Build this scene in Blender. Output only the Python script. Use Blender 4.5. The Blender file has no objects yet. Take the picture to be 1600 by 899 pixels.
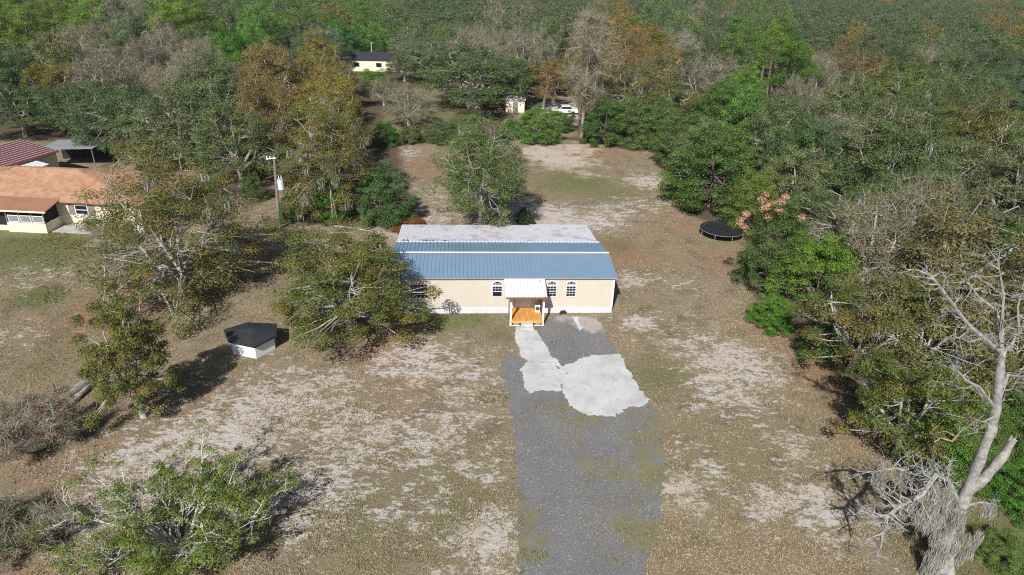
import bpy, math, random
import numpy as np
from mathutils import Vector, Matrix
R_ = math.radians
sc = bpy.context.scene
col = sc.collection

# ------------------------------------------------------------------ camera
CH, PITCH, ROLL, F = 25.0, R_(26.0), R_(1.9), 1067.0
FW = np.array([0, math.cos(PITCH), -math.sin(PITCH)])
_r = np.array([1., 0, 0]); _u = np.cross(_r, FW)
CR = _r*math.cos(ROLL)+_u*math.sin(ROLL); CU = _u*math.cos(ROLL)-_r*math.sin(ROLL)
CC = np.array([0, 0, CH])
def ray(x, y): return FW+CR*(x-800)/F+CU*(449.5-y)/F
def gp(x, y, z=0.0):
    d = ray(x, y); return CC+d*((z-CH)/d[2])
def gy(x, y, Y):
    d = ray(x, y); return CC+d*(Y/d[1])
def proj(P):
    d = np.asarray(P, float)-CC; z = d@FW
    return 800+F*(d@CR)/z, 449.5-F*(d@CU)/z, z
cam = bpy.data.cameras.new('camera'); cam.sensor_width = 36; cam.lens = F/1600*36
cam.clip_end = 6000; cam.clip_start = .5
co = bpy.data.objects.new('camera', cam); col.objects.link(co)
m = Matrix.Identity(4)
for i in range(3): m[i][0] = CR[i]; m[i][1] = CU[i]; m[i][2] = -FW[i]; m[i][3] = CC[i]
co.matrix_world = m; sc.camera = co

# ------------------------------------------------------------------ light
SUN_EL, SUN_AZ = R_(40), R_(15.5)          # light travels 15.5 deg right of +Y
w = bpy.data.worlds.new('World'); sc.world = w; w.use_nodes = True
nt = w.node_tree; bg = nt.nodes['Background']
sky = nt.nodes.new('ShaderNodeTexSky'); sky.sky_type = 'NISHITA'; sky.sun_disc = False
sky.sun_elevation = SUN_EL; sky.sun_rotation = math.pi+SUN_AZ
nt.links.new(sky.outputs[0], bg.inputs[0]); bg.inputs[1].default_value = 0.055
sl = bpy.data.lights.new('sun', 'SUN'); sl.energy = 5.0; sl.angle = R_(.53); sl.color = (1, .97, .93)
so = bpy.data.objects.new('sun', sl); col.objects.link(so)
so.rotation_euler = Vector((math.sin(SUN_AZ)*math.cos(SUN_EL), math.cos(SUN_AZ)*math.cos(SUN_EL), -math.sin(SUN_EL))).to_track_quat('-Z', 'Y').to_euler()
so.location = (0, 0, 60)
sc.view_settings.view_transform = 'Standard'; sc.view_settings.look = 'None'
sc.view_settings.exposure = 0.33; sc.view_settings.gamma = 1
sc.render.engine = 'CYCLES'
sc.cycles.use_denoising = False
sc.cycles.filter_width = 1.1
sc.cycles.max_bounces = 6; sc.cycles.diffuse_bounces = 3; sc.cycles.transmission_bounces = 3; sc.cycles.glossy_bounces = 2

# ------------------------------------------------------------------ helpers
class MB:
    def __init__(s): s.v = []; s.f = []; s.m = []
    def add(s, vs, fs, mi=0):
        o = len(s.v); s.v += [tuple(map(float, v)) for v in vs]
        for f in fs: s.f.append([i+o for i in f]); s.m.append(mi)
    def box(s, x0, x1, y0, y1, z0, z1, mi=0, M=None):
        vs = [(x, y, z) for z in (z0, z1) for y in (y0, y1) for x in (x0, x1)]
        if M is not None: vs = [M @ Vector(v) for v in vs]
        s.add(vs, [(0,2,3,1),(4,5,7,6),(0,1,5,4),(2,6,7,3),(0,4,6,2),(1,3,7,5)], mi)
    def beam(s, a, b, wx, wz, mi=0, up=(0,0,1)):
        a = Vector(a); b = Vector(b); d = (b-a).normalized(); x = d.cross(Vector(up)).normalized(); z = x.cross(d)
        vs = [p+x*sx*wx/2+z*sz*wz/2 for p in (a, b) for sx, sz in ((-1,-1),(1,-1),(1,1),(-1,1))]
        s.add(vs, [(3,2,1,0),(4,5,6,7),(0,1,5,4),(1,2,6,5),(2,3,7,6),(3,0,4,7)], mi)
    def tube(s, pts, rad, n=5, mi=0, cap=True):
        pts = [Vector(p) for p in pts]; o = []
        ref = Vector((.31, .77, .55)).normalized()
        for i, p in enumerate(pts):
            d = (pts[min(i+1, len(pts)-1)]-pts[max(i-1, 0)])
            d = d.normalized() if d.length > 1e-6 else Vector((0,0,1))
            x = d.cross(ref); x = x.normalized() if x.length > 1e-3 else d.orthogonal().normalized(); y = d.cross(x)
            o += [p+(x*math.cos(2*math.pi*k/n)+y*math.sin(2*math.pi*k/n))*rad[i] for k in range(n)]
        fs = [(i*n+k, i*n+(k+1) % n, (i+1)*n+(k+1) % n, (i+1)*n+k) for i in range(len(pts)-1) for k in range(n)]
        if cap: fs += [tuple(range(n-1, -1, -1)), tuple((len(pts)-1)*n+k for k in range(n))]
        s.add(o, fs, mi)
    def prism(s, poly, z0, z1, mi=0):
        n = len(poly); vs = [(p[0], p[1], z0) for p in poly]+[(p[0], p[1], z1) for p in poly]
        s.add(vs, [tuple(range(n-1, -1, -1)), tuple(range(n, 2*n))]+[(i, (i+1) % n, n+(i+1) % n, n+i) for i in range(n)], mi)
    def mesh(s, name, mats, smooth=False):
        me = bpy.data.meshes.new(name); me.from_pydata(s.v, [], s.f)
        for mt in (mats if isinstance(mats, (list, tuple)) else [mats]): me.materials.append(mt)
        if any(s.m): me.polygons.foreach_set('material_index', s.m)
        if smooth: me.polygons.foreach_set('use_smooth', [True]*len(me.polygons))
        me.update(); return me
    def build(s, name, mats, parent=None, smooth=False):
        return link(name, s.mesh(name, mats, smooth), parent)
def link(name, me, parent=None):
    o = bpy.data.objects.new(name, me); col.objects.link(o)
    if parent is not None: o.parent = parent
    return o
def empty(name, loc=(0,0,0), rz=0.0):
    o = bpy.data.objects.new(name, None); col.objects.link(o); o.location = loc; o.rotation_euler = (0, 0, rz); o.empty_display_size = .3
    return o
def tag(o, label=None, cat=None, group=None, kind=None):
    if label: o['label'] = label
    if cat: o['category'] = cat
    if group: o['group'] = group
    if kind: o['kind'] = kind
    return o
def quads_mesh(name, Q, mats, mi=None, rnd=None):
    """Q: (n,4,3) quads"""
    n = len(Q); me = bpy.data.meshes.new(name)
    me.vertices.add(4*n); me.vertices.foreach_set('co', Q.astype(np.float32).ravel())
    me.loops.add(4*n); me.loops.foreach_set('vertex_index', np.arange(4*n, dtype=np.int32))
    me.polygons.add(n); me.polygons.foreach_set('loop_start', np.arange(0, 4*n, 4, dtype=np.int32))
    for mt in mats: me.materials.append(mt)
    if mi is not None: me.polygons.foreach_set('material_index', mi.astype(np.int32))
    if rnd is not None:
        a = me.attributes.new('rnd', 'FLOAT', 'POINT'); a.data.foreach_set('value', np.repeat(rnd, 4).astype(np.float32))
    me.update(calc_edges=True); return me

# ------------------------------------------------------------------ materials
def newmat(name):
    mt = bpy.data.materials.new(name); mt.use_nodes = True
    n = mt.node_tree.nodes; return mt, n, mt.node_tree.links, n['Principled BSDF']
def noise(n, l, scale, detail=6, rough=.55, vec=None):
    t = n.new('ShaderNodeTexNoise'); t.inputs['Scale'].default_value = scale; t.inputs['Detail'].default_value = detail; t.inputs['Roughness'].default_value = rough
    if vec is not None: l.new(vec, t.inputs['Vector'])
    return t.outputs['Fac']
def ramp(n, l, fac, stops):
    r = n.new('ShaderNodeValToRGB'); e = r.color_ramp.elements
    while len(e) < len(stops): e.new(.5)
    for i, (p, c) in enumerate(stops): e[i].position = p; e[i].color = (c, c, c, 1) if isinstance(c, (int, float)) else (*c, 1)
    l.new(fac, r.inputs[0]); return r.outputs[0]
def mix(n, l, fac, a, b, mode='MIX'):
    x = n.new('ShaderNodeMix'); x.data_type = 'RGBA'; x.blend_type = mode
    for s, v in ((x.inputs[0], fac), (x.inputs[6], a), (x.inputs[7], b)):
        if hasattr(v, 'is_linked') or hasattr(v, 'links'): l.new(v, s)
        elif isinstance(v, (int, float)): s.default_value = v
        else: s.default_value = (*v, 1)
    return x.outputs[2]
def math_(n, l, op, a, b=0.0, clamp=False):
    x = n.new('ShaderNodeMath'); x.operation = op; x.use_clamp = clamp
    for s, v in zip(x.inputs, (a, b)):
        if isinstance(v, (int, float)): s.default_value = v
        else: l.new(v, s)
    return x.outputs[0]
def bump(n, l, h, p, strength=.4, dist=.02):
    b = n.new('ShaderNodeBump'); b.inputs['Strength'].default_value = strength; b.inputs['Distance'].default_value = dist
    l.new(h, b.inputs['Height']); l.new(b.outputs[0], p.inputs['Normal'])
def coords(n, kind='Object'): return n.new('ShaderNodeTexCoord').outputs[kind]
def simple(name, c, rough=.7, metal=0.0, var=.18, scale=3.0, c2=None, sp=.3, fine=40.):
    mt, n, l, p = newmat(name); v = coords(n)
    f = noise(n, l, scale, 7, .6, v)
    lo = c2 or tuple(x*(1-var) for x in c); hi = tuple(min(1, x*(1+var*.6)) for x in c)
    base = ramp(n, l, f, [(.36, lo), (.62, hi)])
    f2 = noise(n, l, fine, 3, .6, v)
    base = mix(n, l, .35, base, mix(n, l, f2, tuple(x*.75 for x in c), tuple(min(1, x*1.2) for x in c)))
    l.new(base, p.inputs['Base Color']); p.inputs['Roughness'].default_value = rough; p.inputs['Metallic'].default_value = metal
    p.inputs['Specular IOR Level'].default_value = sp
    bump(n, l, f2, p, .25, .01)
    return mt
def leaf_mat(name, color=None, accent=None, amt=0.0, trans=.34):
    mt, n, l, p = newmat(name)
    if color is None:
        oi = n.new('ShaderNodeObjectInfo'); base = oi.outputs['Color']
    else:
        rgb = n.new('ShaderNodeRGB'); rgb.outputs[0].default_value = (*color, 1); base = rgb.outputs[0]
    at = n.new('ShaderNodeAttribute'); at.attribute_name = 'rnd'; r = at.outputs['Fac']
    if accent:
        base = mix(n, l, math_(n, l, 'MULTIPLY', ramp(n, l, r, [(max(0, .62-amt*.6), 0.), (min(1, .95-amt*.4), 1.)]), .8), base, accent)
    wn = n.new('ShaderNodeTexWhiteNoise'); wn.noise_dimensions = '1D'; l.new(math_(n, l, 'MULTIPLY', r, 917.3), wn.inputs['W'])
    h = n.new('ShaderNodeHueSaturation')
    l.new(math_(n, l, 'ADD', math_(n, l, 'MULTIPLY', wn.outputs['Value'], .05), .475), h.inputs['Hue'])
    l.new(math_(n, l, 'ADD', math_(n, l, 'MULTIPLY', r, .8), .6), h.inputs['Value'])
    l.new(base, h.inputs['Color'])
    l.new(h.outputs[0], p.inputs['Base Color']); p.inputs['Roughness'].default_value = .52; p.inputs['Specular IOR Level'].default_value = .35
    tr = n.new('ShaderNodeBsdfTranslucent'); l.new(h.outputs[0], tr.inputs[0])
    ms = n.new('ShaderNodeMixShader'); ms.inputs[0].default_value = trans
    l.new(p.outputs[0], ms.inputs[1]); l.new(tr.outputs[0], ms.inputs[2])
    l.new(ms.outputs[0], n['Material Output'].inputs[0])
    return mt
M = {}
M['bark'] = simple('bark_grey', (.30, .275, .24), .9, scale=2.5, var=.4)
M['bark_pale'] = simple('bark_pale_lichen', (.40, .385, .35), .9, scale=5.0, var=.4, c2=(.19, .18, .16), fine=28.)
M['bark_dead'] = simple('bark_dead_grey', (.31, .30, .28), .95, scale=5.0, var=.4, c2=(.13, .125, .115), fine=30.)
M['bark_white'] = simple('bark_white_stems', (.50, .48, .43), .9, scale=4.0, var=.3)
M['bark_dark'] = simple('bark_brown', (.16, .125, .10), .9, scale=3, var=.4)
M['bark_pine'] = simple('bark_dead_pine', (.30, .235, .20), .9, scale=3, var=.35)
M['leaf'] = leaf_mat('leaf_plain')
M['leaf_bronze'] = leaf_mat('leaf_bronze', None, (.20, .10, .02), .12)
M['leaf_rust'] = leaf_mat('leaf_rust', (.30, .11, .03))
M['flower'] = leaf_mat('flower_coral', (.62, .35, .24))
M['moss'] = leaf_mat('spanish_moss', (.38, .365, .33), trans=.1)
M['twig'] = leaf_mat('twig_grey', (.25, .225, .16), trans=.0)
M['white'] = simple('white_paint', (.72, .73, .75), .5, var=.06)
M['trim'] = simple('white_trim', (.70, .70, .71), .45, var=.04)
M['siding'] = simple('cream_siding', (.56, .51, .435), .6, var=.05, scale=.6)
M['skirt'] = simple('skirting_white', (.60, .59, .625), .6, var=.12, scale=1.2)
M['glass'] = simple('window_glass', (.012, .015, .028), .06, var=.3, sp=.6)
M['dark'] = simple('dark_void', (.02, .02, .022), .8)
M['black'] = simple('black_felt_roof', (.028, .03, .034), .75, var=.35, scale=2.5)
M['fabric'] = simple('black_jumping_mat', (.02, .02, .026), .7, var=.3, scale=2)
M['steel'] = simple('galvanised_steel', (.5, .5, .5), .4, .6)
M['fascia'] = simple('red_brown_fascia', (.25, .09, .065), .7, var=.25, scale=4)
M['cream'] = simple('cream_wall', (.72, .66, .50), .8, var=.08, scale=1)
M['conc'] = simple('concrete_grey', (.42, .40, .37), .9, var=.2, scale=1.5)
M['wood'] = simple('weathered_wood', (.22, .19, .16), .9, var=.35, scale=6)
M['plank'] = simple('deck_wood', (.62, .29, .07), .6, var=.3, scale=5, c2=(.46, .19, .045))
M['plank2'] = simple('deck_wood_b', (.68, .34, .09), .6, var=.25, scale=5)
M['tan'] = None
def metal_roof(name, c, stain=None, amt=.35, rough=.35, metal=.35):
    mt, n, l, p = newmat(name); v = coords(n)
    f = noise(n, l, .7, 6, .6, v); base = mix(n, l, f, tuple(x*.86 for x in c), tuple(min(1, x*1.1) for x in c))
    if stain:
        f2 = noise(n, l, .55, 8, .65, v); base = mix(n, l, ramp(n, l, f2, [(.50, 0.), (.60, amt)]), base, stain)
        f3 = noise(n, l, 3.5, 5, .7, v); base = mix(n, l, ramp(n, l, f3, [(.62, 0.), (.70, .7)]), base, tuple(x*.45 for x in stain))
    l.new(base, p.inputs['Base Color']); p.inputs['Roughness'].default_value = rough; p.inputs['Metallic'].default_value = metal
    bump(n, l, noise(n, l, 1.3, 3, .5, v), p, .12, .02)
    return mt
M['blue'] = metal_roof('blue_grey_roof', (.27, .39, .52))
M['oldroof'] = metal_roof('old_coated_roof', (.58, .57, .60), (.33, .31, .32), .7, .7, .0)
M['whiteroof'] = metal_roof('white_roof', (.66, .66, .67), (.6, .58, .55), .3, .45, .1)
M['maroon'] = metal_roof('maroon_roof', (.17, .045, .045), None, 0, .45, .1)
M['greyroof'] = metal_roof('grey_roof', (.32, .34, .36), (.2, .2, .2), .4, .5, .2)
M['brownroof'] = metal_roof('brown_rolled_roof', (.31, .145, .085), (.2, .10, .07), .5, .8, .0)
def shingle():
    mt, n, l, p = newmat('tan_shingle'); v = coords(n)
    b = n.new('ShaderNodeTexBrick'); l.new(v, b.inputs['Vector']); b.inputs['Scale'].default_value = 1
    b.inputs['Brick Width'].default_value = .32; b.inputs['Row Height'].default_value = .16; b.inputs['Mortar Size'].default_value = .008
    b.inputs['Color1'].default_value = (.42, .22, .13, 1); b.inputs['Color2'].default_value = (.30, .15, .085, 1); b.inputs['Mortar'].default_value = (.17, .09, .06, 1)
    f = noise(n, l, 1.1, 7, .6, v)
    l.new(mix(n, l, ramp(n, l, f, [(.4, 0.), (.65, .6)]), b.outputs['Color'], (.45, .29, .19)), p.inputs['Base Color']); p.inputs['Roughness'].default_value = .9
    bump(n, l, noise(n, l, 12, 4, .6, v), p, .5, .02); return mt
M['tan'] = shingle()

def concrete_mat():
    mt, n, l, p = newmat('worn_white_concrete'); v = coords(n)
    f = noise(n, l, .8, 9, .62, v); f2 = noise(n, l, 6, 5, .6, v)
    base = ramp(n, l, f, [(.30, (.38, .37, .355)), (.46, (.48, .48, .475)), (.7, (.56, .56, .555))])
    base = mix(n, l, ramp(n, l, f2, [(.64, 0.), (.74, .6)]), base, (.30, .29, .28))
    f3 = noise(n, l, 1.7, 9, .7, v)
    base = mix(n, l, ramp(n, l, f3, [(.62, 0.), (.67, .75)]), base, (.2, .195, .19))
    vo = n.new('ShaderNodeTexVoronoi'); vo.feature = 'DISTANCE_TO_EDGE'; vo.inputs['Scale'].default_value = .42
    vd = n.new('ShaderNodeVectorMath'); vd.operation = 'ADD'; nz = n.new('ShaderNodeTexNoise'); nz.inputs['Scale'].default_value = 1.6; nz.inputs['Detail'].default_value = 6; l.new(v, nz.inputs['Vector']); l.new(v, vd.inputs[0]); l.new(nz.outputs['Color'], vd.inputs[1]); l.new(vd.outputs[0], vo.inputs['Vector'])
    base = mix(n, l, ramp(n, l, vo.outputs['Distance'], [(.003, .5), (.010, 0.)]), base, (.24, .23, .21))
    base = mix(n, l, ramp(n, l, noise(n, l, .35, 5, .6, v), [(.52, 0.), (.66, .45)]), base, (.36, .34, .31))
    l.new(base, p.inputs['Base Color']); p.inputs['Roughness'].default_value = .9
    bump(n, l, f2, p, .3, .02); return mt
M['pad'] = concrete_mat()
def gravel_mat():
    mt, n, l, p = newmat('dark_gravel'); v = coords(n)
    f = noise(n, l, .35, 6, .6, v); vo = n.new('ShaderNodeTexVoronoi'); vo.inputs['Scale'].default_value = 16; l.new(v, vo.inputs['Vector'])
    g = noise(n, l, 14, 6, .75, v)
    base = ramp(n, l, g, [(.30, (.07, .068, .067)), (.5, (.165, .161, .160)), (.68, (.33, .325, .32))])
    base = mix(n, l, ramp(n, l, f, [(.38, .35), (.62, 0.)]), base, (.105, .10, .105))
    sep = n.new('ShaderNodeSeparateColor'); l.new(vo.outputs['Color'], sep.inputs[0])
    base = mix(n, l, ramp(n, l, sep.outputs[0], [(.97, 0.), (.985, .6)]), base, (.42, .41, .40))
    # weeds growing through
    at = n.new('ShaderNodeAttribute'); at.attribute_name = 'weed'
    fw = noise(n, l, 1.1, 9, .68, v)
    wm = ramp(n, l, math_(n, l, 'ADD', fw, math_(n, l, 'MULTIPLY', at.outputs['Fac'], .30)), [(.60, 0.), (.80, .8)])
    wc = mix(n, l, noise(n, l, .9, 3, .5, v), (.09, .115, .045), (.27, .20, .10))
    base = mix(n, l, wm, base, wc)
    # sandy worn part by the house
    at2 = n.new('ShaderNodeAttribute'); at2.attribute_name = 'sand'
    base = mix(n, l, ramp(n, l, math_(n, l, 'ADD', fw, at2.outputs['Fac']), [(.75, 0.), (1.05, .8)]), base, (.40, .35, .31))
    l.new(base, p.inputs['Base Color']); p.inputs['Roughness'].default_value = .95
    bump(n, l, g, p, .8, .03); return mt
M['gravel'] = gravel_mat()
def ground_mat():
    mt, n, l, p = newmat('ground_dry_grass_and_sand'); v = coords(n)
    def A(k):
        a = n.new('ShaderNodeAttribute'); a.attribute_name = k; return a.outputs['Fac']
    big = noise(n, l, .12, 6, .6, v); mid = noise(n, l, .55, 8, .62, v); fine = noise(n, l, 3.2, 9, .72, v); tiny = noise(n, l, 13, 5, .75, v)
    grass = ramp(n, l, mid, [(.32, (.165, .14, .08)), (.48, (.27, .215, .14)), (.66, (.37, .295, .205))])
    grass = mix(n, l, ramp(n, l, tiny, [(.34, .75), (.6, 0.)]), grass, (.09, .072, .045))
    grass = mix(n, l, ramp(n, l, tiny, [(.52, .0), (.72, .6)]), grass, (.46, .385, .28))
    def layer(base, key, colr, nz, k, lo, hi, top=.9):
        return mix(n, l, ramp(n, l, math_(n, l, 'ADD', nz, math_(n, l, 'MULTIPLY', A(key), k)), [(lo, 0.), (hi, top)]), base, colr)
    g = layer(grass, 'green', mix(n, l, tiny, (.045, .075, .02), (.17, .20, .06)), mid, .42, .58, .86, .75)
    g = layer(g, 'red', mix(n, l, tiny, (.16, .085, .05), (.37, .225, .145)), mid, .40, .58, .85, .8)
    # sand: broad weight x streaky noise
    vm = n.new('ShaderNodeVectorMath'); vm.operation = 'MULTIPLY'; vm.inputs[1].default_value = (1, 1.5, 1); l.new(v, vm.inputs[0])
    s1 = noise(n, l, .75, 11, .72, vm.outputs[0]); s2 = noise(n, l, 2.6, 8, .7, vm.outputs[0])
    sm = math_(n, l, 'ADD', math_(n, l, 'MULTIPLY', s1, .52), math_(n, l, 'MULTIPLY', s2, .48))
    sm = math_(n, l, 'ADD', sm, math_(n, l, 'MULTIPLY', A('sand'), .145))
    sm = math_(n, l, 'ADD', sm, math_(n, l, 'MULTIPLY', math_(n, l, 'SUBTRACT', tiny, .5), .16))
    sand = mix(n, l, fine, (.42, .37, .325), (.60, .56, .52))
    g = mix(n, l, ramp(n, l, sm, [(.588, 0.), (.640, .92)]), g, sand)
    g = layer(g, 'dirt', mix(n, l, fine, (.40, .33, .27), (.56, .48, .41)), mid, .5, .70, .90, .92)
    # forest floor
    fl = mix(n, l, fine, (.055, .043, .028), (.15, .11, .075))
    g = mix(n, l, ramp(n, l, math_(n, l, 'ADD', A('litter'), math_(n, l, 'MULTIPLY', math_(n, l, 'SUBTRACT', mid, .5), .8)), [(.40, 0.), (.62, .95)]), g, fl)
    l.new(g, p.inputs['Base Color']); p.inputs['Roughness'].default_value = .95; p.inputs['Specular IOR Level'].default_value = .1
    hh = math_(n, l, 'ADD', math_(n, l, 'MULTIPLY', tiny, .35), fine)
    bump(n, l, hh, p, .9, .12); return mt
M['ground'] = ground_mat()

# ------------------------------------------------------------------ layout areas (ground plan)
def poly_px(pts): return np.array([gp(x, y)[:2] for x, y in pts])
LOT = poly_px([(-350, 1200), (-350, 395), (60, 372), (200, 382), (330, 318), (440, 285), (470, 350), (600, 352), (645, 320), (622, 228), (820, 216), (1020, 226), (1045, 290), (1075, 335), (1165, 372), (1168, 440), (1190, 500), (1290, 560), (1330, 650), (1430, 740), (1620, 790), (1800, 1200)])
FIELD = poly_px([(596, 214), (606, 138), (725, 138), (725, 208)])
SANDY = poly_px([(785, 212), (790, 150), (905, 150), (903, 214)])
NEIGH = np.array([(-36, 58), (-36, 84), (-52, 92), (-90, 92), (-90, 54)])
def inside(P, poly):
    x, y = P[:, 0], P[:, 1]; c = np.zeros(len(P), bool); j = len(poly)-1
    for i in range(len(poly)):
        xi, yi = poly[i]; xj, yj = poly[j]
        if yi != yj: c ^= ((yi > y) != (yj > y)) & (x < (xj-xi)*(y-yi)/(yj-yi)+xi)
        j = i
    return c
def edge_dist(P, poly):
    d = np.full(len(P), 1e9)
    for i in range(len(poly)):
        a = poly[i]; b = poly[(i+1) % len(poly)]; ab = b-a
        t = np.clip(((P-a)@ab)/(ab@ab+1e-9), 0, 1); q = a+t[:, None]*ab
        d = np.minimum(d, np.hypot(*(P-q).T))
    return d
def open_(P): return inside(P, LOT) | inside(P, FIELD) | inside(P, SANDY) | inside(P, NEIGH)

# ------------------------------------------------------------------ ground
def axis(a, b, step, lo, hi):
    core = list(np.arange(a, b+.01, step)); k = step
    L = [a]; 
    while L[-1] > lo: k *= 1.35; L.append(L[-1]-k)
    k = step; Rr = [b]
    while Rr[-1] < hi: k *= 1.35; Rr.append(Rr[-1]+k)
    return np.array(L[:0:-1]+core+Rr[1:])
def blob(P, items, f=1.0):
    s = np.zeros(len(P))
    for x, y, r, wt in items:
        c = gp(x, y)[:2]; s = np.maximum(s, wt*np.exp(-((P[:, 0]-c[0])**2+(P[:, 1]-c[1])**2)/(r*r)))
    return s
SANDB = [(640, 560, 4, 1), (700, 585, 4, .7), (560, 590, 3, .6), (470, 625, 4.5, .8), (400, 640, 4, .9), (330, 690, 5, 1), (250, 740, 5, 1), (200, 790, 4, .9), (560, 690, 5, .8), (660, 690, 4, .8), (720, 640, 3, .6), (500, 770, 4, .9),
         (640, 800, 3, .7), (770, 840, 3, 1), (730, 730, 3, .7), (1150, 570, 4, 1), (1130, 610, 4, .8), (1080, 540, 3, .6), (1060, 770, 2, .9), (1100, 730, 3, .6), (1270, 790, 2.5, 1), (1200, 785, 2, 1), (1340, 800, 2, .8), (1240, 700, 2.5, .7),
         (1000, 505, 1.6, 1), (985, 440, 1.6, .9), (990, 430, 2, .7), (860, 340, 5, 1), (930, 345, 4, .9), (830, 330, 4, 1), (700, 300, 5, .6), (660, 330, 3, .6), (1010, 285, 4, .9), (1000, 320, 5, .7), (680, 340, 3, .7), (60, 425, 5, .6), (25, 530, 3, .5), (960, 330, 4, .8), (640, 240, 4, .7), (1060, 440, 3, .4), (870, 880, 3, 0)]
DIRTB = [(880, 250, 5.5, 1), (850, 238, 5, 1), (915, 272, 3, .7), (900, 232, 5, .8), (850, 345, 3.5, .7), (880, 185, 7, 1), (870, 165, 6, .8), (160, 375, 3, .6), (600, 365, 3, .7), (760, 835, 2, .5)]
REDB = [(600, 545, 3, 1), (640, 600, 3, .5), (965, 400, 4.5, 1), (170, 490, 4, 1), (1230, 525, 3, 1), (1290, 590, 3, 1), (1060, 345, 6, .6), (930, 240, 6, .8), (690, 260, 8, .8), (640, 340, 3, .7), (300, 650, 3, .5), (40, 690, 6, .45), (60, 800, 6, .4), (1140, 410, 4, .7), (1340, 660, 3, .8), (210, 620, 3, .6), (640, 205, 6, .4)]
GREENB = [(60, 385, 7, 1), (110, 400, 4, .7), (60, 465, 2.2, 1), (690, 500, 2.2, .9), (740, 495, 2, .9), (780, 520, 1.5, .6), (1030, 590, 2.5, .7), (900, 285, 6, .8), (950, 300, 6, .6), (660, 170, 14, 1), (640, 195, 6, .6), (965, 385, 2, .9), (80, 555, 5, .35), (600, 780, 6, .35), (1150, 700, 6, .3), (1560, 860, 4, .9), (1600, 830, 4, .8), (1530, 830, 2, .6), (1180, 380, 5, .3), (840, 520, 1, .6), (700, 780, 5, .4), (740, 290, 4, .5)]
xs = axis(-75, 60, .75, -3000, 3000); ys = axis(12, 135, .75, -400, 4000)
GX, GY = np.meshgrid(xs, ys); P = np.stack([GX.ravel(), GY.ravel()], 1)
nx, ny = len(xs), len(ys)
me = bpy.data.meshes.new('ground')
I = np.arange(nx*ny).reshape(ny, nx)
fc = np.stack([I[:-1, :-1], I[:-1, 1:], I[1:, 1:], I[1:, :-1]], -1).reshape(-1, 4)
me.from_pydata(np.column_stack([P, np.zeros(len(P))]).tolist(), [], fc.tolist())
op = open_(P); dL = np.minimum.reduce([edge_dist(P, q) for q in (LOT, FIELD, SANDY, NEIGH)])
litter = np.clip(np.where(op, .5-dL/5, .5+dL/5), 0, 1)
for k, val in (('sand', np.clip(.16+blob(P, SANDB)-.45*blob(P, GREENB)-.3*blob(P, REDB), -.4, 1)*np.where(op, 1, 0)), ('dirt', blob(P, DIRTB)), ('red', blob(P, REDB)), ('green', blob(P, GREENB)), ('litter', litter)):
    a = me.attributes.new(k, 'FLOAT', 'POINT'); a.data.foreach_set('value', val.astype(np.float32))
me.materials.append(M['ground']); g = link('ground', me); tag(g, kind='structure')

def jag(pts, step=.35, amp=.10, seed=1, z=0.0):
    rg = random.Random(seed); Q = [gp(x, y)[:2] for x, y in pts]; out = []
    for i in range(len(Q)):
        a = Q[i]; b = Q[(i+1) % len(Q)]; d = b-a; L = np.hypot(*d); n = max(1, int(L/step)); nn = np.array([-d[1], d[0]])/max(L, 1e-6)
        for k in range(n):
            out.append(a+d*k/n+nn*(rg.gauss(0, amp) if k else rg.gauss(0, amp*.5)))
    return out
def sheet(name, poly, z, mat, attrs=None, step=None):
    """flat irregular polygon; ear-cut by bmesh so attributes interpolate on a fine mesh"""
    import bmesh
    bm = bmesh.new(); f = bm.faces.new([bm.verts.new((p[0], p[1], z)) for p in poly])
    bmesh.ops.recalc_face_normals(bm, faces=bm.faces)
    if f.normal.z < 0: f.normal_flip()
    if step:
        A = np.array(poly); lo, hi = A.min(0), A.max(0)
        for ax in (0, 1):
            for c in np.arange(lo[ax]+step/2, hi[ax], step):
                pc = Vector((0, 0, z)); pc[ax] = c; no = Vector((0, 0, 0)); no[ax] = 1
                bmesh.ops.bisect_plane(bm, geom=bm.verts[:]+bm.edges[:]+bm.faces[:], plane_co=pc, plane_no=no)
    me = bpy.data.meshes.new(name); bm.to_mesh(me); bm.free(); me.materials.append(mat)
    if attrs:
        PP = np.array([v.co[:2] for v in me.vertices])
        for k, it in attrs.items():
            a = me.attributes.new(k, 'FLOAT', 'POINT'); a.data.foreach_set('value', blob(PP, it).astype(np.float32))
    return link(name, me)
DRIVE = [(866, 493), (936, 496), (950, 530), (972, 560), (1000, 610), (1026, 650), (1036, 690), (1040, 745), (1034, 800), (1022, 850), (1008, 899), (1000, 960), (990, 1080), (806, 1080), (806, 960), (808, 899), (809, 800), (807, 720), (803, 660), (794, 610), (779, 580), (784, 562), (800, 554), (818, 562), (826, 560), (838, 530), (846, 512)]
WEEDB = [(890, 690, 1.2, .6), (930, 730, 1.3, .9), (960, 740, 1.2, .8), (1010, 690, 1.6, 1), (1015, 740, 1.5, 1), (985, 820, 1.6, 1), (1020, 830, 1.2, 1), (825, 810, 1.0, 1), (830, 860, 1.3, 1), (880, 640, 1.2, .8), (920, 655, 1.2, 1), (950, 870, 1, .6), (1000, 650, 1.2, .9), (840, 630, .8, .5), (1030, 770, .8, 1), (1036, 700, .9, 1.3), (1040, 740, .9, 1.3), (1015, 850, 1, 1.2), (1030, 660, .9, 1.2), (810, 780, .6, 1.1), (812, 850, .7, 1.2)]
dw = sheet('driveway', jag(DRIVE, .22, .15, 3), .008, M['gravel'],
           {'weed': WEEDB,
            'sand': [(905, 500, 1.2, .62), (925, 508, 1.3, .75), (880, 498, 1, .5)]}, .8)
tag(dw, kind='structure')
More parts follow.
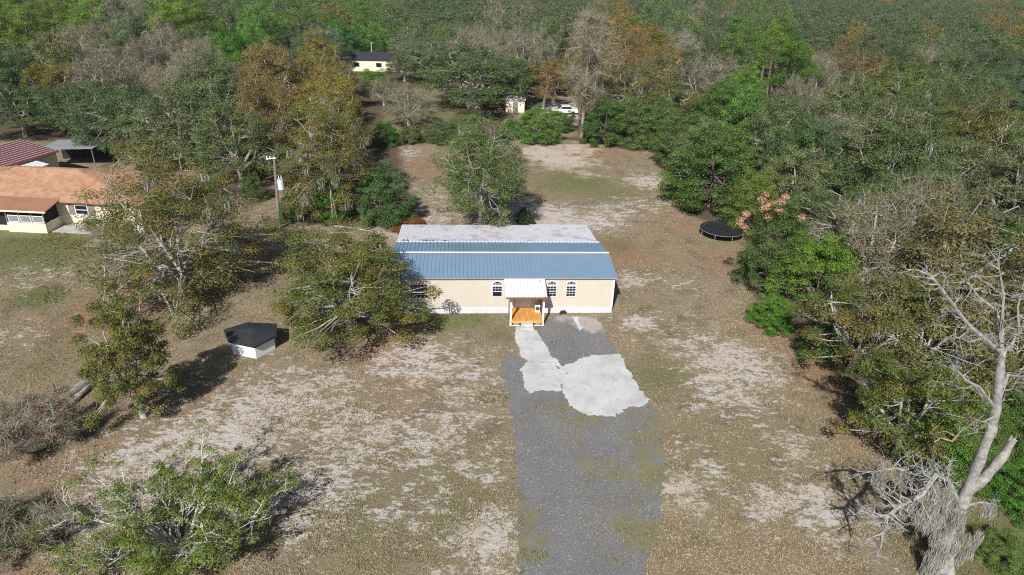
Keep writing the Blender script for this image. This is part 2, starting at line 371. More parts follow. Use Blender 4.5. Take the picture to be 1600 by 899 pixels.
WALK = [[(806, 511), (834, 512), (846, 530), (805, 531)], [(805, 531.6), (846, 530.6), (853, 540), (862, 559), (868, 566), (822, 567), (826, 564), (813, 558), (812, 546)], [(822, 567.8), (868.5, 566.8), (877, 595), (877, 611), (850, 610), (836, 611), (827, 615), (820, 607), (818, 592), (814, 577)]]
wk = empty('walkway', (0, 0, 0)); tag(wk, kind='structure')
for i, q in enumerate(WALK):
    b = MB(); b.prism([tuple(p) for p in (jag(q, .16, .045, 20+i)[::-1])], -.02, .035); s = b.build('slab', M['pad'], wk)
PAD = [(864, 558), (878, 573), (898, 566), (910, 558), (938, 555), (970, 555), (979, 575), (997, 602), (1013, 629), (1009, 634), (990, 635), (973, 641), (969, 648), (951, 651), (920, 649), (904, 641), (889, 634), (884, 620), (878.5, 611), (878.5, 594)]
b = MB(); b.prism([tuple(p) for p in jag(PAD, .16, .085, 9)[::-1]], -.02, .03); tag(b.build('concrete_pad', M['pad']), kind='structure')
b = MB(); b.prism([tuple(p) for p in jag([(894, 496), (902, 495), (911, 512), (906, 518)], .3, .05, 5)[::-1]], -.02, .03); tag(b.build('concrete_strip', M['pad']), kind='structure')

# ------------------------------------------------------------------ mobile home (local x along the front, y to the back)
HA = gp(955.3, 488.6); HT = R_(4.6)
house = empty('mobile_home', (HA[0], HA[1], 0), HT)
tag(house, 'long cream mobile home with blue metal roof and white front porch', 'house')
XL = -17.1
def siding(b, x0, x1, z0, z1, y=0.0, pitch=.2, th=.10):
    """ribbed vertical siding: one continuous profile with narrow grooves"""
    xsn = [x0]; k = math.ceil((x0+.001)/pitch)*pitch
    pr = [(x0, y)]
    while k < x1-.03:
        if k > x0+.03: pr += [(k-.018, y), (k-.010, y+.02), (k+.010, y+.02), (k+.018, y)]
        k += pitch
    pr.append((x1, y)); n = len(pr)
    vs = [(px, py, z0) for px, py in pr]+[(px, py, z1) for px, py in pr]
    b.add(vs, [(i, i+1, n+i+1, n+i) for i in range(n-1)])
    b.add([(x0, y, z1), (x1, y, z1), (x1, y+th, z1), (x0, y+th, z1)], [(0, 1, 2, 3)])
    b.add([(x0, y, z0), (x1, y, z0), (x1, y+th, z0), (x0, y+th, z0)], [(3, 2, 1, 0)])
    b.add([(x0, y, z0), (x0, y+th, z0), (x0, y+th, z1), (x0, y, z1)], [(0, 1, 2, 3)])
    b.add([(x1, y, z0), (x1, y+th, z0), (x1, y+th, z1), (x1, y, z1)], [(3, 2, 1, 0)])
SK, WT = .50, 3.02
wins = [('sq', -15.62, -14.22, 1.26, 2.52), ('ar', -9.40, -8.60, 1.37, 2.78), ('sm', -5.98, -5.56, 1.25, 2.0), ('ar', -5.22, -4.42, 1.37, 2.78), ('ar', -3.73, -2.93, 1.37, 2.78)]
door = (-7.50, -6.44, .50, 2.42)
holes = sorted([(a, b_, c, d) for _, a, b_, c, d in wins]+[door])
b = MB(); cx = XL
for a, b_, c, d in holes:
    siding(b, cx, a, SK, WT)
    if c > SK+.05: siding(b, a, b_, SK, c)
    siding(b, a, b_, d, WT); cx = b_
siding(b, cx, 0, SK, WT)
wall = b.build('front_wall', M['siding'], house); wall['label'] = 'ribbed cream siding of the front wall'
b = MB(); b.box(-.10, 0, .102, 7.2, SK, 2.95); b.box(XL, XL+.1, .102, 7.2, SK, 2.95); b.box(XL, 0, 7.2, 7.3, SK, 2.9)
for (x0, x1) in ((-.1, 0), (XL, XL+.1)): b.add([(x0, .102, 2.95), (x1, .102, 2.95), (x1, 7.2, 2.95), (x0, 7.2, 2.95), (x0, 3.65, 3.42), (x1, 3.65, 3.42)], [(0, 4, 3), (1, 2, 5), (0, 1, 5, 4), (4, 5, 2, 3)])
b.build('side_and_rear_wall', M['siding'], house)
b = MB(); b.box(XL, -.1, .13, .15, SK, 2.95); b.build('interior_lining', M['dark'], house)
# skirting in sheets
x = XL; k = 0
while x < -.02:
    x1 = min(x+1.22, 0); b = MB(); b.box(x+.004, x1-.004, -.025+(k % 2)*.004, .05, -.03, SK+.01); b.build('skirting_panel', M['skirt'], house); x = x1; k += 1
b = MB(); b.box(-.06, .0, .055, 13, -.03, SK); b.build('side_skirting', M['skirt'], house)
b = MB(); b.box(-.12, .02, -.03, -.002, SK+.012, WT+.02); b.box(.001, .022, -.002, .14, 0, WT-.05); b.build('corner_trim', M['trim'], house)
b = MB(); b.box(XL-.02, XL+.1, -.03, -.002, SK+.012, WT+.02); b.build('corner_trim', M['trim'], house)
b = MB(); b.tube([(-4.05, -.10, .02), (-3.95, -.14, .14), (-3.75, -.13, .16), (-3.62, -.09, .03)], [.11, .13, .13, .10], 7); b.build('access_vent', M['dark'], house)
# roof
def rib_panel(x0, x1, A, B, rib=.05, n=3, th=.03):
    """sheet metal panel from edge line A=(y,z) up to B=(y,z) with n raised ribs"""
    pr = []
    wd = (x1-x0)/n
    for k in range(n):
        c = x0+wd*(k+.5); pr += [(x0+wd*k, 0), (c-.04, 0), (c-.025, rib), (c+.025, rib), (c+.04, 0)]
    pr.append((x1, 0))
    b = MB(); n_ = len(pr); vs = [(px, A[0], A[1]+pz) for px, pz in pr]+[(px, B[0], B[1]+pz) for px, pz in pr]
    vs += [(px, A[0], A[1]+pz-th) for px, pz in pr]+[(px, B[0], B[1]+pz-th) for px, pz in pr]
    fs = [(i, i+1, n_+i+1, n_+i) for i in range(n_-1)]+[(2*n_+i, 3*n_+i, 3*n_+i+1, 2*n_+i+1) for i in range(n_-1)]
    fs += [(i, 2*n_+i, 2*n_+i+1, i+1) for i in range(n_-1)]+[(n_+i, n_+i+1, 3*n_+i+1, 3*n_+i) for i in range(n_-1)]
    fs += [(0, n_, 3*n_, 2*n_), (n_-1, 3*n_-1, 4*n_-1, 2*n_-1)]
    b.add(vs, fs); return b
roof = MB(); roof.add([(XL-.1, -.10, WT), (.1, -.10, WT), (.1, 3.65, 3.44), (XL-.1, 3.65, 3.44), (XL-.1, 7.3, 2.88), (.1, 7.3, 2.88)], [(0, 1, 2, 3), (3, 2, 5, 4)])
roof = roof.build('roof', M['dark'], house)
NP = 19; pw = (17.1+.3)/NP
for k in range(NP):
    x0 = XL-.15+pw*k; dz = .004*(k % 2)
    rib_panel(x0, x0+pw, (-.17, 3.07+dz), (3.62, 3.50+dz)).build('roof_panel', M['blue'], roof)
    rib_panel(x0, x0+pw, (3.68, 3.50+dz), (7.36, 2.94+dz)).build('roof_panel', M['blue'], roof)
b = MB(); b.add([(XL-.17, 3.49, 3.545), (.17, 3.49, 3.545), (.17, 3.65, 3.60), (XL-.17, 3.65, 3.60), (XL-.17, 3.81, 3.545), (.17, 3.81, 3.545)], [(0, 1, 2, 3), (3, 2, 5, 4)])
b.build('ridge_cap', M['trim'], roof)
b = MB(); b.box(XL-.13, .13, -.20, -.175, 3.0, 3.10); b.build('eave_fascia', M['greyroof'], roof)
b = MB(); b.box(.152, .172, -.16, 3.6, 3.0, 3.06); b.add([(.153, -.17, 3.0), (.153, 3.65, 3.44), (.153, 3.65, 3.53), (.153, -.17, 3.09), (.175, -.17, 3.0), (.175, 3.65, 3.44), (.175, 3.65, 3.53), (.175, -.17, 3.09)], [(0, 1, 2, 3), (7, 6, 5, 4), (3, 2, 6, 7)])
b.build('rake_trim', M['blue'], roof)
# rear addition
b = MB(); b.box(-.08, 0, 7.31, 13.0, -.02, 2.25); b.box(XL, XL+.08, 7.31, 13.0, -.02, 2.25); b.box(XL, 0, 12.9, 13.0, -.02, 2.25); b.build('rear_addition_wall', M['siding'], house)
ar = MB(); ar.add([(XL, 7.3, 2.80), (0, 7.3, 2.80), (0, 13.1, 2.26), (XL, 13.1, 2.26)], [(0, 1, 2, 3)]); ar = ar.build('addition_roof', M['dark'], house)
for k in range(NP):
    x0 = XL-.1+(17.25/NP)*k; x1 = x0+17.25/NP
    L_ = 13.25 if k > 12 else 13.25-.2
    rib_panel(x0, x1, (7.26, 2.865+.003*(k % 2)), (L_, 2.30+.003*(k % 2)), .03 if k > 12 else .012, 4).build('coated_roof_panel', M['oldroof'], ar)
b = MB(); b.box(XL-.12, .12, 7.22, 7.42, 2.955, 2.985); b.build('rear_flashing', M['trim'], roof)
rg = random.Random(4)
for k in range(9):
    xx = rg.choice([-16.6, -16.3, -14.9, -14.3, -11, -9.5, -13])+rg.uniform(-.3, .3); yy = rg.uniform(7.6, 7.9)
    b = MB(); z = 2.86-(yy-7.26)*.0943
    b.tube([(xx, yy, z-.02), (xx+.1, yy+.03, z+.07), (xx+.24, yy+.01, z+.02)], [.05, .07, .03], 5); b.build('tar_clump', M['black'], ar)
for k in range(5):
    xx = -10.5+rg.uniform(-.6, 2.4); yy = rg.uniform(12.2, 13.0); z = 2.87-(yy-7.26)*.0943
    b = MB(); a_ = rg.uniform(-.3, .3); L_ = rg.uniform(.4, 1.4)
    b.tube([(xx, yy, z+.04), (xx+L_*.5, yy+a_*.5*L_, z+.10), (xx+L_, yy+a_*L_, z+.03)], [.05, .04, .02], 5); b.build('fallen_branch', M['bark_dark'], ar)
# windows
def bar(b, x0, x1, z0, z1, y0, y1): b.box(x0, x1, y0, y1, z0, z1)
for kind, x0, x1, z0, z1 in wins:
    cx, r = (x0+x1)/2, (x1-x0)/2
    wname = 'arched_window' if kind == 'ar' else 'window'
    f = MB(); t = .055
    if kind == 'ar':
        zs = z1-.36; zq = zs-.10    # spring line; lower sash top
        N = 12; arc = [(cx+r*math.cos(math.pi*i/N), zs+.36*math.sin(math.pi*i/N)) for i in range(N+1)]
        ri = (r-t); arci = [(cx+ri*math.cos(math.pi*i/N), zs+(.36-t)*math.sin(math.pi*i/N)) for i in range(N+1)]
        for i in range(N):   # arch frame + spandrels filling the square opening
            (ax, az), (bx_, bz), (cx2, cz), (dx, dz) = arc[i], arc[i+1], arci[i+1], arci[i]
            vs = [(ax, -.045, az), (bx_, -.045, bz), (cx2, -.045, cz), (dx, -.045, dz), (ax, .09, az), (bx_, .09, bz), (cx2, .09, cz), (dx, .09, dz)]
            f.add(vs, [(0, 1, 2, 3), (0, 4, 5, 1), (3, 2, 6, 7)])
        bar(f, x0, x0+t, z0+t, zs, -.045, .09); bar(f, x1-t, x1, z0+t, zs, -.045, .09); bar(f, x0, x1, z0, z0+t, -.05, .09)
        bar(f, x0+t, x1-t, zs-.12, zs, -.035, .09)
        wo = f.build(wname, M['trim'], house)
        s = MB()
        for i in range(N):
            (ax, az), (bx_, bz) = arc[i], arc[i+1]; s.add([(ax, -.004, az), (bx_, -.004, bz), (bx_, -.004, z1+.001), (ax, -.004, z1+.001)], [(0, 1, 2, 3)])
        s.build('siding_infill', M['siding'], wo)
        pts = [(q[0], .06, q[1]) for q in arci]
        p = MB(); p.add(pts, [tuple(range(len(pts)))]); p.build('pane', M['glass'], wo)
        mm = MB(); bar(mm, cx-.137, cx-.121, zs, zs+.27, .03, .058); bar(mm, cx+.121, cx+.137, zs, zs+.27, .03, .058); bar(mm, x0+t, x1-t, zs+.12, zs+.134, .032, .055); mm.build('muntin', M['trim'], wo)
        opened = x0 < -9
        p = MB(); p.add([(x0+t, .06, z0+t), (x1-t, .06, z0+t), (x1-t, .06, zs-.12), (x0+t, .06, zs-.12)], [(0, 1, 2, 3)]); p.build('pane', M['glass'], wo)
        mm = MB(); hz = zs-.12-z0-t
        zl = z0+t+(hz*.48 if opened else 0)
        for q in (1, 2): bar(mm, x0+t+(x1-x0-2*t)*q/3-.008, x0+t+(x1-x0-2*t)*q/3+.008, zl, zs-.12, .03, .058)
        for q in ((.74, .48) if opened else (.26, .5, .76)): bar(mm, x0+t, x1-t, z0+t+hz*q-(.022 if q in (.48, .5) else .008), z0+t+hz*q+(.022 if q in (.48, .5) else .008), .028, .056)
        mm.build('muntin', M['trim'], wo)
    else:
        bar(f, x0, x0+t, z0, z1, -.045, .09); bar(f, x1-t, x1, z0, z1, -.045, .09); bar(f, x0+t, x1-t, z0, z0+t, -.045, .09); bar(f, x0+t, x1-t, z1-t, z1, -.045, .09)
        wo = f.build(wname, M['trim'], house)
        nc, nr = (5, 4) if kind == 'sq' else (1, 2)
        p = MB(); p.add([(x0+t, .06, z0+t), (x1-t, .06, z0+t), (x1-t, .06, z1-t), (x0+t, .06, z1-t)], [(0, 1, 2, 3)]); p.build('pane', M['glass'], wo)
        mm = MB()
        for q in range(1, nc): c = x0+t+(x1-x0-2*t)*q/nc; bar(mm, c-.010, c+.010, z0+t, z1-t, .03, .058)
        for q in range(1, nr): c = z0+t+(z1-z0-2*t)*q/nr; hw = .025 if q == nr//2 else .010; bar(mm, x0+t, x1-t, c-hw, c+hw, .028, .055)
        mm.build('muntin', M['trim'], wo)
# door
x0, x1, z0, z1 = door; b = MB()
for q in ((x0, x0+.12, z0, z1), (x1-.12, x1, z0, z1), (x0+.12, x1-.12, z1-.1, z1)): b.box(q[0], q[1], -.04, .09, q[2], q[3])
do = b.build('door', M['trim'], house); b = MB(); b.box(x0+.12, x1-.12, .01, .06, z0, z1-.1); b.build('door_leaf', M['skirt'], do)
b = MB(); b.box(x0+.22, x1-.22, 0, .008, z0+.85, z1-.22); b.build('door_glass', simple('door_glass', (.30, .36, .42), .1), do)
b = MB(); b.tube([(x1-.2, -.05, z0+.78), (x1-.2, .02, z0+.78)], [.03, .03], 8); b.build('door_handle', M['steel'], do)
# porch
DX0, DX1, DY, DZ = -8.06, -5.64, -2.03, .45
porch = MB(); porch.box(DX0+.05, DX1-.05, DY+.06, -.03, DZ-.2, DZ-.045); porch = porch.build('porch', M['wood'], house)
npk = 17; pk = (DX1-DX0)/npk
for k in range(npk):
    b = MB(); b.box(DX0+pk*k+.006, DX0+pk*(k+1)-.006, DY-.02, -.03, DZ-.04, DZ+.003*(k % 3)); b.build('deck_board', M['plank'] if k % 3 else M['plank2'], porch)
b = MB(); b.box(DX0, DX1, DY-.05, DY-.022, DZ-.17, DZ-.01); b.build('rim_board', M['plank2'], porch)
for x in (DX0, DX1-.0):
    for y in (DY+.05,):
        b = MB(); b.box(x-.07, x+.07, y-.07, y+.07, -.03, 2.42); b.build('post', M['trim'], porch)
        b = MB(); b.box(x-.085, x+.085, y-.085, y+.085, 2.0, 2.4); b.build('post_cap', M['fascia'], porch)
    b = MB(); b.box(x-.05, x+.05, -.12, -.03, -.03, 2.9); b.build('wall_post', M['wood'], porch)
# lattice either side of the steps
for (xa, xb) in ((DX0+.08, -7.33), (-6.37, DX1-.08)):
    b = MB(); b.box(xa, xb, DY-.02, DY+.01, -.03, .05); b.box(xa, xb, DY-.02, DY+.01, DZ-.2, DZ-.17); la = b.build('lattice', M['trim'], porch)
    b2 = MB(); x = xa-.35
    while x < xb:
        for s in (1, -1):
            p0 = (x, 0.02) if s > 0 else (x+.3, .02); q0 = (x+.3, .29) if s > 0 else (x, .29)
            def cl(u, lo, hi): return max(lo, min(hi, u))
            if p0[0] < xa or q0[0] < xa or p0[0] > xb or q0[0] > xb: continue
            b2.beam((p0[0], DY-.012+(.01 if s > 0 else 0), p0[1]), (q0[0], DY-.012+(.01 if s > 0 else 0), q0[1]), .008, .03, 0, (0, 1, 0))
        x += .1
    o_ = b2.build('lattice_strips', M['trim'], la); o_['kind'] = 'stuff'
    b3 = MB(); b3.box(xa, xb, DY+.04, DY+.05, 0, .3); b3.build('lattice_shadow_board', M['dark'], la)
for k, (ya, yb, zt) in enumerate(((DY-.34, DY-.055, .30), (DY-.66, DY-.345, .15))):
    b = MB(); b.box(-7.30-.02*k, -6.40+.02*k, ya, yb, -.03, zt); b.build('step', M['pad'], porch)
pr_ = MB(); pr_.box(-8.42, -5.42, -2.0, -.05, 2.42, 2.44); 
pr_ = MB(); pr_.add([(-8.45, -.02, 3.0), (-5.42, -.02, 3.0), (-5.42, -2.08, 2.44), (-8.45, -2.08, 2.44)], [(0, 1, 2, 3)])
pr_ = pr_.build('porch_roof', M['wood'], porch)
for k in range(4):
    x0 = -8.5+.77*k; rib_panel(x0, x0+.77, (-2.16, 2.475+.003*(k % 2)), (.02, 3.06+.003*(k % 2)), .03, 3).build('white_roof_panel', M['whiteroof'], pr_)
b = MB(); b.box(-8.46, -5.41, -2.11, -2.085, 2.30, 2.44); b.build('fascia_board', M['fascia'], pr_)
for xx in (-8.47, -5.415):
    b = MB(); b.add([(xx, -2.08, 2.30), (xx+.025, -2.08, 2.30), (xx, -2.08, 2.435), (xx+.025, -2.08, 2.435), (xx, -.03, 2.86), (xx+.025, -.03, 2.86), (xx, -.03, 2.99), (xx+.025, -.03, 2.99)], [(0, 1, 3, 2), (0, 2, 6, 4), (1, 5, 7, 3), (0, 4, 5, 1), (2, 3, 7, 6)]); b.build('rake_board', M['fascia'], pr_)
b = MB(); b.tube([(-5.85, -.55, 2.95), (-5.85, -.55, 3.02)], [.06, .05], 8); b.build('roof_vent', M['steel'], pr_)
# outdoor air-conditioning unit on the porch
ac = empty('air_conditioner', (0, 0, 0)); ac.matrix_world = Matrix.Translation((HA[0], HA[1], 0)) @ Matrix.Rotation(HT, 4, 'Z')
tag(ac, 'white outdoor air conditioning unit with round black fan grille on the porch', 'air conditioner')
b = MB(); b.box(-6.12, -5.74, -.75, -.42, DZ+.0, DZ+.62); b.build('casing', M['white'], ac)
b = MB(); b.tube([(-5.93, -.752, DZ+.33), (-5.93, -.775, DZ+.33)], [.165, .165], 18); fan = b.build('fan_grille', M['dark'], ac)
for k in range(4):
    b = MB(); a = math.pi*k/4; b.beam((-5.93-.16*math.cos(a), -.779, DZ+.33-.16*math.sin(a)), (-5.93+.16*math.cos(a), -.779, DZ+.33+.16*math.sin(a)), .008, .008, 0, (0, 1, .01)); b.build('grille_spoke', M['steel'], fan)

# ------------------------------------------------------------------ hexagonal well house
hexr = [gp(*q, 1.1) for q in ((350, 515), (386, 504), (432, 506), (432, 524), (398, 541.5), (357, 533))]
hc = sum(hexr)/6
wh = empty('well_house', (hc[0], hc[1], 0)); tag(wh, 'small six sided white well house with low black roof', 'shed')
loc = [(p-hc) for p in hexr]
for i in range(6):
    a, c = loc[i]*.86, loc[(i+1) % 6]*.86; d = np.array([c[0]-a[0], c[1]-a[1]]); nn = np.array([-d[1], d[0]])/np.hypot(*d)*.04
    b = MB(); b.prism([(a[0], a[1]), (c[0], c[1]), (c[0]+nn[0], c[1]+nn[1]), (a[0]+nn[0], a[1]+nn[1])], -.03, 1.06); b.build('wall_panel', M['white'], wh)
    b = MB(); b.beam((a[0], a[1], -.02), (a[0], a[1], 1.06), .07, .07, 0, (0, 1, 0)); b.build('corner_post', M['skirt'], wh)
for i_, nm_ in ((4, 'door'), (3, 'hatch')):
    a, c = loc[i_]*.865, loc[(i_+1) % 6]*.865; A_ = a*.68+c*.32; C_ = a*.32+c*.68; d = np.array([C_[0]-A_[0], C_[1]-A_[1]]); nn = np.array([-d[1], d[0]])/np.hypot(*d)*.03
    if nn@np.array([A_[0], A_[1]]) < 0: nn = -nn
    z0_, z1_ = (.03, .96) if nm_ == 'door' else (.45, .85)
    b = MB(); b.prism([(A_[0], A_[1]), (C_[0], C_[1]), (C_[0]+nn[0], C_[1]+nn[1]), (A_[0]+nn[0], A_[1]+nn[1])], z0_, z1_); b.build(nm_, M['skirt'], wh)
rf = MB(); rf.prism([(p[0]*.98, p[1]*.98) for p in loc], 1.05, 1.10); rf = rf.build('roof', M['wood'], wh)
for i in range(6):
    a, c = loc[i], loc[(i+1) % 6]; b = MB()
    b.add([(a[0], a[1], 1.11), (c[0], c[1], 1.11), (0, 0, 1.46), (a[0], a[1], 1.04), (c[0], c[1], 1.04)], [(0, 1, 2), (0, 3, 4, 1)]); b.build('roof_panel', M['black'], rf)
    b = MB(); b.beam((a[0]*1.005, a[1]*1.005, 1.035), (c[0]*1.005, c[1]*1.005, 1.035), .04, .11); b.build('eave_board', M['black'], rf)

# ------------------------------------------------------------------ trampoline
tc = gp(1128, 358, .8); TRR = 2.15
tr = empty('trampoline', (tc[0], tc[1], 0)); tag(tr, 'round black trampoline on steel legs under flowering tree', 'trampoline')
N = 32; ringp = [(TRR*math.cos(2*math.pi*k/N), TRR*math.sin(2*math.pi*k/N), .80) for k in range(N+1)]
b = MB(); b.tube(ringp, [.03]*(N+1), 6, cap=False); b.build('rim', M['wood'], tr)
b = MB(); rr = [(TRR*.86, .80), (TRR*.5, .785), (0.001, .78)]
for j in range(2):
    for k in range(N):
        a, c = 2*math.pi*k/N, 2*math.pi*(k+1)/N
        b.add([(rr[j][0]*math.cos(a), rr[j][0]*math.sin(a), rr[j][1]), (rr[j][0]*math.cos(c), rr[j][0]*math.sin(c), rr[j][1]), (rr[j+1][0]*math.cos(c), rr[j+1][0]*math.sin(c), rr[j+1][1]), (rr[j+1][0]*math.cos(a), rr[j+1][0]*math.sin(a), rr[j+1][1])], [(0, 1, 2, 3)])
b.build('jumping_mat', M['fabric'], tr)
b = MB()
for k in range(N):
    a, c = 2*math.pi*k/N, 2*math.pi*(k+1)/N; r0, r1 = TRR*.87, TRR*1.0
    b.add([(r0*math.cos(a), r0*math.sin(a), .815), (r0*math.cos(c), r0*math.sin(c), .815), (r1*math.cos(c), r1*math.sin(c), .84), (r1*math.cos(a), r1*math.sin(a), .84), (r1*1.01*math.cos(a), r1*1.01*math.sin(a), .78), (r1*1.01*math.cos(c), r1*1.01*math.sin(c), .78)], [(0, 1, 2, 3), (3, 2, 5, 4)])
b.build('spring_cover', M['fabric'], tr)
for k in range(8):
    a = 2*math.pi*(k+.3)/8; b = MB(); b.tube([(TRR*math.cos(a), TRR*math.sin(a), .8), (TRR*1.01*math.cos(a), TRR*1.01*math.sin(a), -.02)], [.03, .03], 6); b.build('leg', M['steel'], tr)

# ------------------------------------------------------------------ neighbour's house, garage, carport
nb = empty('neighbour_house', (-44.0, 59.6, 0), R_(-2)); tag(nb, 'ranch house with tan hipped shingle roof and brown screened porch roof', 'house')
def wallbox(name, x0, x1, y0, y1, z0, z1, mat, par): b = MB(); b.box(x0, x1, y0, y1, z0, z1); return b.build(name, mat, par)
wallbox('wall', -12, 8.0, 2.3, 2.45, -.03, 2.55, M['cream'], nb); wallbox('side_wall', 7.85, 8.0, 2.46, 11, -.03, 2.55, M['cream'], nb); wallbox('side_wall', -12, -11.85, 2.46, 11, -.03, 2.55, M['cream'], nb)
hip = [(-12.6, 1.75), (8.6, 1.75), (8.6, 11.5), (-12.6, 11.5)]; ridge = [(-6.6, 6.6, 4.35), (-.5, 6.6, 4.35)]
hr = MB(); v = [(x, y, 2.62) for x, y in hip]+ridge; hr.add(v, [(0, 1, 5, 4), (1, 2, 5), (2, 3, 4, 5), (3, 0, 4)]); hr.add([(x, y, 2.5) for x, y in hip]+[(x, y, 2.62) for x, y in hip], [(3, 2, 1, 0), (0, 1, 5, 4), (1, 2, 6, 5), (2, 3, 7, 6), (3, 0, 4, 7)])
hr = hr.build('roof', M['tan'], nb)
for (a, c) in ((v[0], v[4]), (v[1], v[5]), (v[4], v[5]), (v[2], v[5])):
    b = MB(); b.beam(Vector(a)+Vector((0, 0, .03)), Vector(c)+Vector((0, 0, .03)), .22, .04); b.build('ridge_shingles', M['tan'], hr)
pf = MB(); pf.add([(-10.5, -.35, 2.28), (.55, -.35, 2.28), (.55, 3.0, 2.92), (-10.5, 3.0, 2.92), (-10.5, -.35, 2.18), (.55, -.35, 2.18), (.55, 3.0, 2.8), (-10.5, 3.0, 2.8)], [(0, 1, 2, 3), (4, 7, 6, 5), (0, 4, 5, 1), (1, 5, 6, 2), (3, 2, 6, 7), (0, 3, 7, 4)])
pf = pf.build('porch_roof', M['brownroof'], nb); b = MB(); b.box(-10.52, .57, -.385, -.352, 2.14, 2.30); b.build('gutter', M['cream'], pf)
pw_ = MB(); pw_.box(-3.7, 0, 0, .12, -.03, .95); pw_.box(-.12, 0, .125, 2.28, -.03, .95); pw_ = pw_.build('porch_wall', M['cream'], nb)
wallbox('porch_floor_wall', -9.5, -3.75, .3, .42, -.03, .5, M['cream'], nb)
b = MB(); b.box(-9.5, -.2, .5, .52, .5, 2.2); b.box(-.24, -.2, .53, 2.28, .95, 2.3); b.build('porch_screen', M['dark'], nb)
for x in (-9.4, -7.5, -5.6, -3.65, -2.4, -1.2, -.06):
    b = MB(); b.box(x-.05, x+.05, .02, .11, .92, 2.2); b.build('porch_post', M['wood'], nb)
for k in range(3):
    x0 = -3.5+k*1.17; b = MB(); b.box(x0, x0+1.05, .03, .06, 1.0, 1.06); b.box(x0, x0+1.05, .03, .06, 1.62, 1.68); b.box(x0, x0+.06, .03, .06, 1.06, 1.62); b.box(x0+.99, x0+1.05, .03, .06, 1.06, 1.62)
    wo = b.build('porch_window', M['white'], nb); b = MB(); b.box(x0+.06, x0+.99, .04, .05, 1.06, 1.62); b.build('pane', simple('pane_grey', (.22, .23, .25), .15), wo)
b = MB(); x0, x1, z0, z1 = 1.6, 2.9, 1.15, 2.15
for q in ((x0, x1, z0, z0+.1), (x0, x1, z1-.08, z1), (x0, x0+.08, z0+.1, z1-.08), (x1-.08, x1, z0+.1, z1-.08), (x0+.08, x1-.08, 1.62, 1.68)): b.box(q[0], q[1], 2.22, 2.29, q[2], q[3])
wo = b.build('window', M['white'], nb); b = MB(); b.box(x0+.08, x1-.08, 2.26, 2.285, z0+.1, z1-.08); b.build('pane', M['glass'], wo)
for x in (1.25, 3.25): b = MB(); b.box(x-.28, x+.28, 2.25, 2.29, 1.15, 2.15); b.build('shutter', M['wood'], nb)
b = MB(); b.box(.2, 8.5, .3, 2.28, -.02, .06); sb_ = b.build('patio_slab', M['conc']); tag(sb_, kind='structure'); sb_.matrix_world = nb.matrix_world.copy(); sb_.location = (-44, 59.6, 0); sb_.rotation_euler = (0, 0, R_(-2))
# garage with striped maroon roof
gc = [gp(92, 236, 2.9), gp(50, 216, 3.5), gp(0, 231, 3.5), gp(0, 266, 2.75)]
ux = (gc[3]-gc[0]); ux[2] = 0; ux /= np.linalg.norm(ux); vx = np.array([-ux[1], ux[0], 0])
if vx[0] > 0: vx = -vx
gg = empty('garage', (gc[0][0], gc[0][1], 0)); tag(gg, 'cream garage with maroon metal roof striped with pale ribs', 'garage')
Lg, Wg = 13.0, 5.2
def gl(u, v_, z): q = ux*u+vx*v_; return (q[0], q[1], z)
def gslab(b, u0, u1, v0, v1, zf0, zf1):
    c = [(u0, v0), (u1, v0), (u1, v1), (u0, v1)]; b.add([gl(u, v_, zf0(v_)) for u, v_ in c]+[gl(u, v_, zf1(v_)) for u, v_ in c], [(3, 2, 1, 0), (4, 5, 6, 7), (0, 1, 5, 4), (1, 2, 6, 5), (2, 3, 7, 6), (3, 0, 4, 7)])
zr = lambda v_: 2.85+.17*v_
b = MB(); gslab(b, .25, Lg-.3, .25, .4, lambda v_: -.03, lambda v_: 2.82); b.build('wall', M['cream'], gg)
b = MB(); gslab(b, .25, .4, .41, Wg-.3, lambda v_: -.03, lambda v_: 2.75+.15*v_); b.build('end_wall', M['cream'], gg)
b = MB(); gslab(b, Lg-.5, Lg-.35, .41, Wg-.3, lambda v_: -.03, lambda v_: 2.75+.15*v_); b.build('end_wall', M['cream'], gg)
grf = MB(); gslab(grf, 0, Lg, 0, Wg, lambda v_: zr(v_)-.08, lambda v_: zr(v_)-.03); grf = grf.build('roof', M['wood'], gg)
nv = 11
for k in range(nv):
    v0 = Wg*k/nv; v1 = Wg*(k+1)/nv
    b = MB(); gslab(b, -.1, Lg, v0+.01, v1-.01, lambda v_: zr(v_)-.028, lambda v_: zr(v_)); b.build('roof_panel', M['maroon'], grf)
    b = MB(); gslab(b, -.1, Lg, v1-.07, v1+.02, lambda v_: zr(v_)+.003, lambda v_: zr(v_)+.035); b.build('roof_rib', simple('pale_rib', (.55, .45, .46), .5) if k == 0 else bpy.data.materials['pale_rib'], grf)
for (u0, u1, z0, z1) in ((3.6, 4.6, .9, 1.9),):
    b = MB(); gslab(b, u0, u1, .20, .248, lambda v_: z0, lambda v_: z1); b.build('window', M['glass'], gg)
b = MB(); gslab(b, 6.0, 7.0, .20, .248, lambda v_: -.02, lambda v_: 2.05); b.build('door', M['dark'], gg)
aw = empty('awning', (gc[0][0], gc[0][1], 0)); tag(aw, 'white corrugated awning fixed to the garage wall', 'awning')
za = lambda v_: 2.55+.14*v_
for k in range(8):
    b = MB(); u0 = 3.2+.55*k; gslab(b, u0, u0+.53, -1.7, .24, lambda v_: za(v_), lambda v_: za(v_)+.03); b.build('awning_sheet', M['whiteroof'], aw)
    b = MB(); gslab(b, u0+.2, u0+.28, -1.7, .24, lambda v_: za(v_)+.031, lambda v_: za(v_)+.06); b.build('awning_rib', M['whiteroof'], aw)
for u in (3.3, 7.4):
    b = MB(); q = gl(u, -1.6, 0); b.tube([(q[0], q[1], -.02), (q[0], q[1], 2.36)], [.04, .04], 6); b.build('post', M['steel'], aw)
